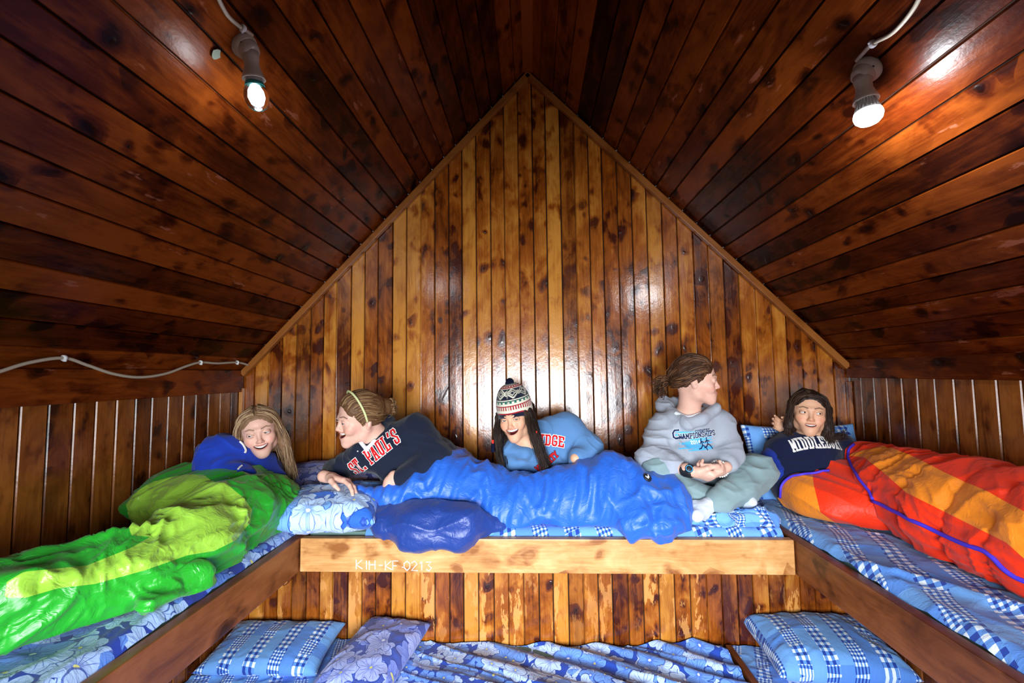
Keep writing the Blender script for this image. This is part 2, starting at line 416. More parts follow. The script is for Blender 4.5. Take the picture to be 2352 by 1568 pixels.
MB().box((-.03, -1.0, ZA-.030), (.03, YB-.03, ZA+.02), .004).build('trim_7', WOODC)['kind'] = 'structure'
# gable behind the camera with its window
fw = MB()
fw.box((RXL, WY-.07, 0), (WX0, WY-.04, ZE)); fw.box((WX1, WY-.07, 0), (RXR, WY-.04, ZE)); fw.box((WX0, WY-.07, 0), (WX1, WY-.04, WZ0)); 
fw.add([(RXL, WY-.05, ZE), (RXR, WY-.05, ZE), (0, WY-.05, ZA)], [(0, 1, 2)]); fw.box((WX0, WY-.07, WZ1-.1), (WX1, WY-.04, WZ1+.2))
o = fw.build('wall_front', BACK); o['kind'] = 'structure'
wf = MB()
for a, b in (((WX0-.05, WY-.05, WZ0-.05), (WX0, WY-.005, WZ1+.05)), ((WX1, WY-.05, WZ0-.05), (WX1+.05, WY-.005, WZ1+.05)), ((WX0, WY-.05, WZ1), (WX1, WY-.005, WZ1+.05)), ((WX0, WY-.05, WZ0-.05), (WX1, WY-.005, WZ0))): wf.box(a, b, .004)
wf.build('window_1', WOODT)['kind'] = 'structure'
# ---------------------------------------------------------------- cloth materials
def cloth_uv(t): return t.xyz(t.attr('uvm', 'Vector'))
def mat_gingham(name):
    t = NT(name); u, v, w = cloth_uv(t)
    cu = (u/.062).floor(); fu = (u/.062).fract(); cv = (v/.085).floor()
    col_on = (cu*.5).fract().gt(.25)                     # every other column carries checks
    big = t.white(t.vec(cu*3.1, cv*7.3, 2.)).gt(.45)
    sz = big*.0085+.0065
    def chk(sz):
        a = (u/sz*.5).fract().lt(.5); b = (v/sz*.5).fract().lt(.5); return (a+b)*.5
    g = chk(.0145)*big+chk(.0075)*(1-big)
    cg = t.ramp(g, [(0, rgb('e4f0fa')), (.33, rgb('5f93dc')), (.8, rgb('1d3f9e'))], 'CONSTANT')
    hatch = ((u+v)*2400).sin()*.5+.5
    cp = t.mix(hatch*.5, rgb('5f9de4'), rgb('8fbcf0'))
    cp = t.mix(t.white(t.vec(cu*5.1, cv*1.7, 4.)).gt(.6)*.55, cp, rgb('3f74d6'))
    c = t.mix(col_on, cp, cg)
    nr = t.bump(t.noise(t.attr('uvm', 'Vector'), 26, 4, .6, 1.2), .5, .006)
    return t.done(c, .75, nr, .25, Sheen_Weight=.15)
def mat_floral(name, scale=8., back='2a52c4', pal='6f9ff0', light='bcd6fb'):
    t = NT(name); u, v, w = cloth_uv(t)
    col = t.mix(t.noise(t.vec(u, v), 30, 3), rgb(back), tuple(c*.6 for c in rgb(back)))
    for L, (sc, ox) in enumerate(((scale*1.35, 3.7), (scale, .0), (scale*.9, 9.3))):
        wu = u*sc+ox; wv = v*sc+ox*.7
        wu = wu+(t.noise(t.vec(u, v, L), 22, 2)-.5)*.16; wv = wv+(t.noise(t.vec(v, u, L+5), 22, 2)-.5)*.16
        vo = t.vor(t.vec(wu, wv), 1, .85); px, py, _ = t.xyz(X_(t, vo.outputs['Position']))
        dx = wu-px; dy = wv-py; r = (dx*dx+dy*dy)**.5; th = t.math('ARCTAN2', dy, dx); cc = t.xyz(X_(t, vo.outputs['Color']))
        ph = cc[0]*6.28; pet = (th*2.5+ph).cos().abs()
        R = (pet*.17+.30)*(cc[1]*.3+.85)
        inside = t.sstep(r/R, 1.0, .97); edge = t.sstep((r/R-1).abs(), .055, .03)
        ray = ((th*2.5+ph).sin()*9+r*3).sin()
        rayl = t.sstep(ray, .80, .97)*t.sstep(r/R, .98, .5)*.75
        fill = t.mix(cc[2].gt(.45), rgb(pal), rgb(light)); fill = t.mix(t.sstep(r/R, .45, .05)*.6, fill, rgb(back))
        fill = t.mix(rayl, fill, rgb('2446b4')); fill = t.mix(t.sstep(r, .05, .035), fill, rgb('d8d67a') if L == 1 else rgb('dfeafc'))
        on = 1. if L != 2 else cc[1].gt(.5)
        col = t.mix(inside*on, col, fill); col = t.mix(edge*on*.8, col, rgb('173a9c'))
    nr = t.bump(t.noise(t.attr('uvm', 'Vector'), 24, 4, .6, 1.5), .5, .006)
    return t.done(col, .7, nr, .25, Sheen_Weight=.15)
GING = mat_gingham('blue_gingham_cotton'); FLOR = mat_floral('blue_hibiscus_cotton', 7.5)
FLORP = mat_floral('faded_hibiscus_cotton', 6.5, '4a63c4', '8195e6', 'a9b8f2')
MATTR = mat_plain('grey_green_mat', (.10, .17, .15), .7, .3, 60)

# ---------------------------------------------------------------- bunks
RT, RB = Z0-.663, Z0-.795      # upper rail top and bottom
UM, LM = Z0-.645, Z0-1.475     # sleeping surfaces above and below
XL, XR, YR = -.955, 1.01, 1.90
def bunk(label, loc): return empty('bunk', loc, label, 'bunk bed', 'plank bunks around the gable wall')
bb = bunk('pale pine bunk across the gable wall, above the lower centre bed', ((XL+XR)/2, YR, RB))
rail = plank('rail', (XL+.002, YR-.018, (RT+RB)/2), (XR-.002, YR-.018, (RT+RB)/2), RT-RB, .036, (0, 0, 1), (0, -1, 0), WOODR, bb, 2, .004)
tag(rail, 'pale varnished front rail with chalk number')
plank('platform', (XL, (YR+YB)/2+.02, RT-.09), (XR, (YR+YB)/2+.02, RT-.09), YB-YR-.05, .03, (0, 1, 0), (0, 0, 1), WOODD, bb, 4)
lb = bunk('dark stained bunk along the left wall under the green sleeping bag', (XL, 1., RB))
plank('rail', (XL-.022, -.95, (RT+RB)/2), (XL-.022, YB-.03, (RT+RB)/2), RT-RB, .04, (0, 0, 1), (1, 0, 0), WOODD, lb, 6, .004)
plank('platform', ((RXL+XL)/2, -.95, RT-.09), ((RXL+XL)/2, YB-.03, RT-.09), XL-RXL-.06, .03, (1, 0, 0), (0, 0, 1), WOODD, lb, 7)
rb_ = bunk('dark stained bunk along the right wall under the orange sleeping bag', (XR, 1., RB))
plank('rail', (XR+.022, -.95, (RT+RB)/2), (XR+.022, YB-.03, (RT+RB)/2), RT-RB, .04, (0, 0, 1), (-1, 0, 0), WOODD, rb_, 8, .004)
plank('platform', ((RXR+XR)/2, -.95, RT-.09), ((RXR+XR)/2, YB-.03, RT-.09), RXR-XR-.06, .03, (1, 0, 0), (0, 0, 1), WOODD, rb_, 9)
# lower sleeping platform with its dividers
lo = bunk('low plank platform under the upper bunks carrying three mattresses', (0, 2.1, LM-.1))
plank('platform', (RXL+.01, 2.0, LM-.11), (RXR-.01, 2.0, LM-.11), 1.16, .04, (0, 1, 0), (0, 0, 1), WOODD, lo, 10)
plank('divider', (XL-.03, 1.43, LM-.035), (XL-.03, YB-.03, LM-.035), .11, .03, (0, 0, 1), (1, 0, 0), WOODS, lo, 11)
plank('divider', (XR+.01, 1.43, LM-.035), (XR+.01, YB-.03, LM-.035), .11, .03, (0, 0, 1), (1, 0, 0), WOODD, lo, 12)
# chalk number on the rail
STROKES = {'K': [[(0, 0), (0, 1)], [(.6, 1), (.02, .45), (.65, 0)]], 'I': [[(.3, 0), (.3, 1)]], 'H': [[(0, 0), (0, 1)], [(.6, 0), (.6, 1)], [(0, .5), (.6, .5)]],
 '-': [[(.1, .45), (.5, .45)]], 'F': [[(0, 0), (0, 1), (.55, 1)], [(0, .5), (.4, .5)]], '0': [[(.3, 0), (0, .3), (0, .7), (.3, 1), (.6, .7), (.6, .3), (.3, 0)]],
 '2': [[(0, .8), (.3, 1), (.6, .75), (0, 0), (.65, 0)]], '1': [[(.1, .8), (.3, 1), (.3, 0)]], '3': [[(0, .95), (.5, .95), (.2, .55), (.55, .3), (.3, 0), (0, .1)]], '.': [[(.2, .3), (.3, .3)]]}
CHALK = mat_plain('white_chalk', (.92, .90, .86), .9, .2, 300, .5)
x = 0; rr = random.Random(4)
for ch in 'KIH-KF.0213':
    mb = MB()
    for st in STROKES[ch]:
        pts = [P(818+x*1.0+px*22, 1307-py*21+x*.02+rr.uniform(-1, 1), YR-.0385) for px, py in st]
        mb.tube([(p[0], YR-.0375, p[2]) for p in pts], .0020, 6)
    mb.build('lettering', CHALK, rail); x += {'K': 17, 'I': 13, 'H': 20, '.': 9}.get(ch, 17)

# ---------------------------------------------------------------- mattresses and sheets
def mattress(label, a, b, mat=None):
    o = MB().box(a, b, .015).build('mattress', mat or MATTR); bx = np.array(a); 
    tag(o, label, 'mattress', 'thin bunk mattresses'); return o
mattress('grey green mattress on the pale centre bunk, bare at its left front corner', (XL+.012, YR+.016, RT-.07), (XR-.012, YB-.012, UM-.006))
mattress('mattress on the left wall bunk beneath the green sleeping bag', (RXL+.02, -.93, RT-.07), (XL-.062, YB-.012, UM-.006))
mattress('mattress on the right wall bunk beneath the orange sleeping bag', (XR+.062, -.93, RT-.07), (RXR-.02, YB-.012, UM-.006))
mattress('low centre mattress beneath the creased floral sheet', (XL+.0, 1.45, LM-.087), (XR-.012, YB-.012, LM-.008))
mattress('low left mattress beneath the checked pillow', (RXL+.02, 1.45, LM-.087), (XL-.05, YB-.012, LM-.008))
mattress('low right mattress in the corner beneath the plump checked pillow', (XR+.028, 1.45, LM-.087), (RXR-.02, YB-.012, LM-.008))
def sheet(label, x0, x1, y0, y1, z, mat, res=.008, rot=0., amp=.006, folds=None, drop=(0, 0, 0, 0), seed=0, uvo=(0, 0), lift=None):
    nx = int((x1-x0)/res)+1; ny = int((y1-y0)/res)+1
    gx, gy = np.meshgrid(np.linspace(x0, x1, nx), np.linspace(y0, y1, ny), indexing='ij'); gx = gx.ravel(); gy = gy.ravel()
    c, s = math.cos(rot), math.sin(rot); uv = np.stack([gx*c+gy*s+uvo[0], -gx*s+gy*c+uvo[1], gx*0], 1)
    q = np.stack([gx, gy, gx*0], 1); zz = amp*(.6*ridge(q*[9, 5, 1]+noise(q*6, 3)[:, None]*.8, seed)+.4*ridge(q*[16, 11, 1], seed+1))+.003
    if folds is not None: zz += folds(gx, gy)
    if lift is not None: zz += lift(gx, gy)
    for k, (dd, e) in enumerate(zip(drop, (gx-x0, x1-gx, gy-y0, y1-gy))):
        if dd: zz -= dd*np.clip(1-e/.035, 0, 1)**2
    jx = noise(q*7, seed+5)*.012; X = np.stack([gx+jx*np.clip(np.minimum(gx-x0, x1-gx)*12, 0, 1), gy+jx*.6*np.clip(np.minimum(gy-y0, y1-gy)*12, .25, 1), z+zz], 1)
    i = (np.arange(nx-1)[:, None]*ny+np.arange(ny-1)[None]).ravel(); Fq = np.stack([i, i+ny, i+ny+1, i+1], 1)
    # give the cloth its own thickness
    n = len(X); Xb = X-[0, 0, .0015]; Fb = (Fq+n)[:, ::-1]
    me = mesh_from('bedsheet', np.concatenate([X, Xb]), np.concatenate([Fq, Fb])); attr_v(me, 'uvm', np.concatenate([uv, uv]))
    o = link('bedsheet', me, mat); tag(o, label, 'bedsheet', 'patterned bedsheets'); return o
sheet('light blue checked sheet on the pale centre bunk under the blue sleeping bag', -.70, XR-.02, YR+.001, YB-.02, UM, GING, rot=.3, amp=.010, seed=3, drop=(0, 0, .030, 0))
sheet('blue floral sheet on the left wall bunk under the green sleeping bag', RXL+.012, XL-.044, .2, YB-.02, UM, mat_floral('deep_hibiscus_cotton', 8.5, '1f3fae', '5d8ade', 'a8c6f4'), rot=.5, amp=.016, seed=9, drop=(0, .028, 0, 0))
sheet('checked blue sheet on the right wall bunk under the orange sleeping bag', XR+.046, RXR-.012, .2, YB-.02, UM, GING, rot=-.35, amp=.014, seed=15, drop=(.028, 0, 0, 0),
      folds=lambda x, y: .022*np.exp(-((x-1.16-.25*np.sin(y*2.2))/.02)**2)*np.clip(2.3-y, 0, 1))
def fan(x, y):
    a = (y-1.9)*.9+(x+.9)*.42; w = .5*noise(np.stack([x*2, y*2, x*0], 1), 4)
    return .022*np.abs(np.sin((a+w*.1)*24))**3*np.clip((x+.5)*2.2, .1, 1)+.012*ridge(np.stack([a*18, x*1.5, y*0], 1), 8, 3)
sheet('floral sheet pulled into slanting creases over the low centre mattress', XL+.02, XR-.02, 1.5, YB-.02, LM, FLOR, rot=.35, amp=.006, folds=fan, seed=21, lift=lambda x, y: .02*noise(np.stack([x*2.5, y*1.5, x*0], 1), 2))
sheet('dark blue checked sheet on the low left mattress', RXL+.012, XL-.055, 1.5, YB-.02, LM, GING, rot=.25, amp=.018, seed=27)
sheet('rumpled checked sheet on the low right mattress beside the wooden divider', XR+.03, RXR-.012, 1.5, YB-.02, LM, GING, rot=-.4, amp=.012, seed=31)

# ---------------------------------------------------------------- pillows
def pillow(label, c, L, Wd, Hh, yaw=0, pitch=0, roll=0, mat=None, seed=0, wr=.010, floor=None, uvo=(0, 0), uvr=0., group='cotton pillows'):
    n = 56; s = np.linspace(-1, 1, n); S, T = np.meshgrid(s, s, indexing='ij'); S = S.ravel(); T = T.ravel()
    Sx = np.sign(S)*np.abs(S)**.9; Tx = np.sign(T)*np.abs(T)**.9
    x = Sx*L/2*(1-.07*(1-T**2)**1.0*0-.06*(1-T*T)); y = Tx*Wd/2*(1-.09*(1-S*S))
    hz = Hh/2*np.clip((1-np.abs(S)**2.6)*(1-np.abs(T)**2.6), 0, 1)**.46
    Rm = np.array((Matrix.Rotation(yaw, 3, 'Z')@Matrix.Rotation(pitch, 3, 'X')@Matrix.Rotation(roll, 3, 'Y')))
    out = []; uvs = []; edge = np.clip(1-np.maximum(np.abs(S), np.abs(T)), 0, 1)
    ang = np.arctan2(T, S); q0 = np.stack([x*9, y*9, S*0+seed], 1)
    wrk = wr*((ridge(np.stack([ang*5, edge*2.2, S*0+seed], 1), seed, 2)-.4)*np.exp(-((edge-.2)/.22)**2)+.8*(ridge(q0+noise(q0*.5, seed+2)[:, None]*1.2, seed+3, 2.5)-.4)*np.clip(edge*6, 0, 1))
    for sg in (1, -1):
        z = sg*(hz+wrk*(hz > 0)*np.clip(edge*12, 0, 1)); out.append(np.stack([x, y, z], 1)); cu, su = math.cos(uvr), math.sin(uvr); uvs.append(np.stack([x*cu-y*su+uvo[0], x*su+y*cu+uvo[1], x*0], 1))
    X = np.concatenate(out)@Rm.T+np.array(c, float)
    if floor is not None: X[:, 2] = np.maximum(X[:, 2], floor+.002)
    i = (np.arange(n-1)[:, None]*n+np.arange(n-1)[None]).ravel(); Fq = np.stack([i, i+n, i+n+1, i+1], 1); Fb = (Fq+n*n)[:, ::-1]
    ed = np.concatenate([np.arange(n)*n, (n-1)*n+np.arange(n), np.arange(n), np.arange(n)*n+n-1])
    me = mesh_from('pillow', X, np.concatenate([Fq, Fb])); attr_v(me, 'uvm', np.concatenate(uvs))
    bm = bmesh.new(); bm.from_mesh(me); bmesh.ops.remove_doubles(bm, verts=bm.verts, dist=.0004); bm.to_mesh(me); bm.free()
    return tag(link('pillow', me, mat), label, 'pillow', group)
FB = mat_floral('bright_hibiscus_cotton', 7.0, '2f6fd8', '72a8ee', 'b6d4f6')
pillow('bright blue floral pillow at the left end of the pale bunk, over the rail corner', (-.875, 1.99, UM+.078), .44, .38, .15, .12, .12, 0, FB, 3, floor=None, uvr=.4)
pillow('purplish floral pillow against the back wall behind the bright floral one', (-1.05, 2.36, UM+.085), .64, .38, .17, -.1, .22, 0, FLORP, 5, floor=UM)
pillow('checked pillow propped upright against the wall behind the reclining person in navy', P(1852, 1072, 2.40), .58, .44, .13, .0, 1.25, 0, GING, 7, uvo=(.01, .02))
pillow('flat pale checked pillow on the low left mattress', (-1.365, 2.42, LM+.065), .62, .36, .12, .0, .16, 0, GING, 9, floor=LM, wr=.007, uvr=.05)
pillow('floral pillow lying lengthwise on the low centre mattress next to the checked one', (-.80, 2.30, LM+.09), .36, .62, .15, -.16, .05, 0, FLORP, 11, floor=LM, uvr=.8)
pillow('plump checked pillow in the low right corner', (1.42, 2.42, LM+.10), .62, .42, .20, -.02, .10, 0, GING, 13, floor=LM, uvo=(.03, .01))
# ---------------------------------------------------------------- soft bodies
def solid(name, prims, vox, mat, parent=None, it=2, disp=None, clamp=None, attrs=None, post=0):
    X, Fq = skin(prims, vox); X = relax(X, Fq, it)
    if disp is not None:
        N = vnormals(X, Fq); X = X+N*disp(X, N)[:, None]
    if clamp is not None: X = clamp(X)
    if post: X = relax(X, Fq, post)
    me = mesh_from(name, X, Fq)
    if attrs: 
        N = vnormals(X, Fq)
        for k, fn in attrs.items():
            a = fn(X, N); (attr_f if a.ndim == 1 else (attr_c if k.startswith('c') else attr_v))(me, k, a)
    o = link(name, me, mat, parent); return o
def bvh_of(*obs):
    V = []; Fc = []
    for o in obs:
        me = o.data; n = len(V); off = Vector((0, 0, 0)); q = o
        while q is not None: off += Vector(q.location); q = q.parent
        V += [v.co+off for v in me.vertices]; Fc += [[i+n for i in p.vertices] for p in me.polygons]
    return BVHTree.FromPolygons(V, Fc)
def proxy(prims):
    X, Fq = skin(prims, .014); X = relax(X, Fq, 3); return BVHTree.FromPolygons([Vector(v) for v in X], [tuple(map(int, f)) for f in Fq])
EYE = Vector((0, 0, Z0))
def hit(bvh, px, py, off=.0):   # surface point of a modelled thing, measured along a sight line
    d = Vector(P(px, py, 1.)-np.array(EYE)).normalized(); h = bvh.ray_cast(EYE, d)
    if h[0] is None: return None
    n = h[1]; n = n if n.dot(d) < 0 else -n
    return np.array(h[0]+n*off)
def poly_sd(Q, poly):           # signed distance to a closed outline, positive inside
    poly = np.array(poly); n = len(poly); d = np.full(len(Q), 1e9); ins = np.zeros(len(Q), bool)
    for i in range(n):
        a, b = poly[i], poly[(i+1) % n]; e = b-a; w = Q-a; t = np.clip((w@e)/(e@e+1e-12), 0, 1)
        d = np.minimum(d, np.linalg.norm(w-t[:, None]*e, axis=1))
        c = ((a[1] <= Q[:, 1]) != (b[1] <= Q[:, 1])); xx = a[0]+(Q[:, 1]-a[1])/(b[1]-a[1]+1e-12)*e[0]; ins ^= c & (Q[:, 0] < xx)
    return np.where(ins, d, -d)
def mat_nylon(name, c1, c2, c3=None, rough=.35, spec=.5, wr=1., scale=1.):
    t = NT(name); z = t.attr('zone'); col = t.mix(z.gt(0.), c1, c2)
    if c3: col = t.mix(t.attr('zone2').gt(0.), col, c3)
    o = t.obj(); w = t.noise(o, 7*scale, 3, .5)
    wv = t.n('ShaderNodeVectorMath', operation='ADD'); t.t.links.new(o.o, wv.inputs[0]); cw = t.vec(w*.25, w*.15, w*.2); t.t.links.new(cw.o, wv.inputs[1]); wq = X_(t, wv.outputs[0])
    a = t.noise(wq, 15*scale, 3, .5, .4); b = t.noise(wq, 38*scale, 2, .5, .3)
    h = (1-(a-.5).abs()*4).mx(0.)*.8+(1-(b-.5).abs()*6).mx(0.)*.12+w*.8
    nr = t.bump(h, .45*wr, .006/scale)
    return t.done(col, rough, nr, spec, Sheen_Weight=.1)
def floor_clamp(z, x0=-9, x1=9, y0=-9, y1=9):
    def f(X):
        m = (X[:, 0] > x0) & (X[:, 0] < x1) & (X[:, 1] > y0) & (X[:, 1] < y1); X = X.copy()
        X[m, 2] = np.maximum(X[m, 2], z+.020+.004*noise(X[m]*20, 3)); return X
    return f
def spine_s(X, pts):
    pts = np.array(pts); best = np.full(len(X), 1e9); s = np.zeros(len(X)); acc = 0
    for i in range(len(pts)-1):
        a, b = pts[i], pts[i+1]; e = b-a; L = np.linalg.norm(e); t = np.clip(((X-a)@e)/(L*L), 0, 1); d = np.linalg.norm(X-a-t[:, None]*e, axis=1)
        m = d < best; best[m] = d[m]; s[m] = acc+t[m]*L; acc += L
    return s
def folds(X, N, s, amp=.010, L=.16, seed=0, puff=.012, qs=(5, 5, 7)):
    sw = s+.02*noise(X*6, seed+9)
    pf = np.abs(np.sin(np.pi*sw/L))**.55                    # padded sections between stitched seams
    q = X*qs+noise(X*4, seed)[:, None]*.9; near = 1-pf
    st = ridge(q*1.7, seed+1, 2.2)*.6+ridge(q*[3.5, 3.5, 4], seed+2, 2)*.4
    return puff*(pf-.7)+amp*(st-.45)*(1+1.3*near)

# ---- blue sleeping bag on the centre bunk
UMz = UM
def R3(x, y, z): return np.array([x, y, Z0+z])
bag = empty('sleeping_bag', (.2, 2.05, UM), 'bright blue sleeping bag stretched along the pale centre bunk, its foot over the rail', 'sleeping bag', 'puffy sleeping bags')
sp = [P(905, 1150, 2.12), P(960, 1125, 2.16), P(1000, 1125, 2.15), P(1100, 1138, 2.12), P(1210, 1160, 2.06), P(1290, 1152, 2.06), P(1400, 1132, 2.07), P(1480, 1155, 2.02), P(1512, 1168, 1.99)]
rs = [.075, .13, .165, .14, .108, .125, .155, .142, .125]
pr = chain(sp, rs, .05)+[ell(P(1035, 1085, 2.24), (.12, .09, .12), k=.06), ell(P(1495, 1195, 1.90), (.13, .10, .085), k=.06), cap_(P(1060, 1150, 2.05), P(1180, 1195, 1.99), .09, .06, .06),
     cap_(P(815, 1120, 2.0), P(905, 1150, 1.99), .018, .060, .05), cap_(P(880, 1135, 1.99), P(960, 1130, 2.02), .03, .07, .04), cap_(P(1330, 1085, 2.28), P(1440, 1100, 2.22), .11, .09, .06)]
def dispb(X, N):
    s = X[:, 0]+.05*noise(X*3, 4); d = folds(X, N, s, .020, .235, 2, .018, (9, 4, 3))
    # long folds running across the body
    q = np.stack([X[:, 0]*9+noise(X*2.5, 6)*1.6, X[:, 1]*1.6, X[:, 2]*2.2], 1); return d+.022*(ridge(q, 7, 2.4)-.4)+.008*(ridge(np.stack([X[:, 0]*24+noise(X*4, 8)*2, X[:, 1]*5, X[:, 2]*6], 1), 9, 2)-.4)
bo = solid('shell', pr, .006, None, bag, 3, dispb, lambda X: np.stack([X[:, 0], X[:, 1], np.maximum(X[:, 2], RT+.028-np.clip((1.885-X[:, 1])*2.2, 0, .085)+.003*noise(X*14, 3))], 1), None, 4)
def wrk_l(X): return .012*(ridge(np.stack([X[:, 0]*9+X[:, 1]*5+noise(X*3, 5)*.9, X[:, 1]*2, X[:, 2]*12+X[:, 0]*6], 1), 35, 2.2)-.4)
def zone_attr(o, name, polys, bv, axes, test=None, default=-1., fixed=False):
    me = o.data; n = len(me.vertices); X = np.zeros(n*3, np.float32); me.vertices.foreach_get('co', X); X = X.reshape(-1, 3).astype(float)
    N = np.zeros(n*3, np.float32); me.vertices.foreach_get('normal', N); N = N.reshape(-1, 3)
    val = np.full(n, default); e1 = unit(np.cross(axes, (0, 0, 1))); B2_ = np.stack([e1, unit(np.cross(e1, axes))], 1)
    for poly in polys:
        pts = [P(p[0], p[1], 2.08) if fixed else hit(bv, *p) for p in poly]; pts = np.array([q for q in pts if q is not None])@B2_
        v = poly_sd(X@B2_, pts); 
        if test is not None: v = np.where(test(X, N), v, -1)
        val = np.maximum(val, v)
    attr_f(me, name, val)
me = bo.data; n = len(me.vertices); Xb = np.zeros(n*3, np.float32); me.vertices.foreach_get('co', Xb); Xb = Xb.reshape(-1, 3).astype(float)
# darker lining band shows along the back: everything behind the ridge of the bag
ridge_x = np.array([P(p, 0, 2.15)[0] for p in (900, 980, 1050, 1150, 1250, 1330, 1440, 1530)]); ridge_y = np.array([2.15, 2.17, 2.19, 2.12, 2.08, 2.12, 2.10, 2.01])
attr_f(me, 'zone', (Xb[:, 1]-np.interp(Xb[:, 0], ridge_x, ridge_y)+.01*noise(Xb*12, 3))*(Xb[:, 2] > UM+.05))
bo.data.materials.append(mat_nylon('bright_blue_nylon', rgb('2463cc'), rgb('1b3c94'), rough=.46, wr=1.))
NAVY = mat_nylon('dark_blue_nylon', rgb('1c3a86'), rgb('1c3a86'), rough=.42, wr=1.1)
hp = [cap_(P(868, 1170, 2.0), P(880, 1205, 1.90), .05, .035, .05), cap_(P(900, 1190, 1.95), P(960, 1205, 1.885), .07, .075, .06), cap_(P(960, 1195, 1.93), P(1065, 1205, 1.885), .085, .075, .06),
      cap_(P(1065, 1205, 1.90), P(1140, 1200, 1.95), .065, .04, .06), cap_(P(930, 1238, 1.855), P(1050, 1238, 1.855), .022, .024, .05)]
def dn(X, N):
    q = np.stack([X[:, 0]*5+X[:, 2]*9+noise(X*3, 6)*.9, X[:, 1]*3, X[:, 2]*9-X[:, 0]*4], 1); return .020*(ridge(q, 3, 2.2)-.4)+.008*(ridge(X*14, 5)-.4)
ho = solid('hood', hp, .005, NAVY, bag, 3, dn, lambda X: np.where((np.arange(3) == 2) & (X[:, 1:2] > 1.895) & (X[:, 2:3] < RT+.012), RT+.012, X)); attr_f(ho.data, 'zone', np.full(len(ho.data.vertices), -1.)); tag(ho, 'navy blue hood hanging over the rail')
# small black badge with a white zigzag mark
BLACK = mat_plain('black_rubber', (.012, .013, .016), .5); WHITE = mat_plain('white_print', (.85, .87, .88), .6)
bvb = bvh_of(bo)
def onto(bvh, o, ux, uz, nd, off, segs, wdt, closed=False):     # flat strokes laid on a curved surface
    V = []; Fc = []
    for a, b in segs:
        a = np.array(a, float); b = np.array(b, float); L = np.linalg.norm(b-a); 
        if L < 1e-6: continue
        e = (b-a)/L; pn = np.array([-e[1], e[0]]); k = max(1, int(L/.005)); m = 3 if wdt > .008 else 2; base = len(V)
        for i in range(k+1):
            for j in range(m):
                q = a+e*L*i/k+pn*(j/(m-1)-.5)*wdt; w = np.array(o)+np.array(ux)*q[0]+np.array(uz)*q[1]
                st = Vector(w+np.array(nd)*.25); h = bvh.ray_cast(st, Vector(-np.array(nd)), .5)
                V.append(np.array(h[0]) + np.array(nd)*off if h[0] is not None else None)
        for i in range(k):
            for j in range(m-1): q = base+i*m+j; Fc.append((q, q+1, q+m+1, q+m))
    Fc = [f for f in Fc if all(V[i] is not None for i in f)]; V = [v if v is not None else np.array(o, float) for v in V]; return V, Fc
def decal(name, bvh, o, ux, uz, off, segs, wdt, mat, parent):
    ux = unit(ux); uz = np.array(uz, float); uz = unit(uz-ux*(uz@ux)); nd = np.cross(ux, uz)
    if nd@(np.array(o)-np.array(EYE)) > 0: nd = -nd
    V, Fc = onto(bvh, o, ux, uz, nd, off, segs, wdt)
    me = mesh_from(name, V, Fc); return link(name, me, mat, parent)
def badge(bvh, px, py, r, marks, parent, edge=None):   # a round patch with raised marks
    c = hit(bvh, px, py); ns = []
    for dx, dy in ((0, 0), (8, 0), (-8, 0), (0, 8), (0, -8)):
        h = bvh.find_nearest(Vector(hit(bvh, px+dx, py+dy) if hit(bvh, px+dx, py+dy) is not None else c)); n_ = h[1]; ns.append(n_ if n_.dot(Vector(c)-EYE) < 0 else -n_)
    n = unit(sum(np.array(q) for q in ns)); u = unit(np.cross((0, 0, 1), n)); v = np.cross(n, u); c = c+n*.004
    bd = MB().lathe([(.0002, -.006), (r, -.006), (r, 0), (r*.94, .0022), (.0002, .0024)], c, n, 32).build('badge', BLACK, parent)
    mb = MB(); 
    for a, b_ in marks: mb.tube([c+u*p[0]+v*p[1]+n*.003 for p in (a, b_)], .0016, 6)
    mb.build('emblem', WHITE, bd)
    if edge: MB().tube([c+(u*math.cos(a)+v*math.sin(a))*r+n*.001 for a in np.linspace(0, 6.283, 33)], .0014, 6, False).build('badge_edge', edge, bd)
badge(bvb, 1486, 1097, .019, [((-.009, .006), (-.003, -.008)), ((-.003, -.008), (.001, .003)), ((.001, .003), (.005, -.004)), ((.005, -.004), (.010, .010))], bag)

# ---- green sleeping bag on the left bunk
gb = empty('sleeping_bag', (-1.25, 1.5, UM), 'two tone green sleeping bag humped up on the dark left wall bunk', 'sleeping bag', 'puffy sleeping bags')
gs = [R3(-1.16, 1.72, -.54), R3(-1.12, 1.5, -.55), R3(-1.15, 1.28, -.55), R3(-1.26, 1.10, -.55), R3(-1.42, .95, -.55), R3(-1.5, .78, -.55)]
gp = [ell(R3(-1.34, 1.93, -.535), (.33, .24, .145), k=.06), ell(R3(-1.42, 2.02, -.52), (.25, .18, .125), k=.06), ell(R3(-1.15, 1.80, -.56), (.15, .24, .12), k=.06), ell(R3(-1.54, 1.90, -.53), (.12, .16, .10), k=.05)]
gp += chain(gs, [.15, .125, .102, .10, .097, .097], .05)+chain([q+[-.05, .02, -.02] for q in gs], [.11, .08, .07, .07, .07, .07], .05)
gp += [cap_(R3(-1.02, 1.2, -.60), R3(-1.00, 1.34, -.60), .03, .035, .04)]
def dg(X, N):
    s = spine_s(X, [R3(-1.55, 2.1, -.5)]+gs); q = np.stack([(X[:, 0]*.7+X[:, 1]*.7)*3+noise(X*3, 8)*.7, (X[:, 0]-X[:, 1])*9, X[:, 2]*6], 1)
    return folds(X, N, s, .016, .24, 12, .014)+.026*(ridge(q*[1, .8, 1], 14, 2.4)-.4)*(X[:, 1] > 0)
go = solid('shell', gp, .006, None, gb, 3, dg, lambda X: floor_clamp(UM, x1=XL-.0)(np.where(np.arange(3) == 0, np.maximum(X, RXL+.012), X)))
gv = proxy(gp)
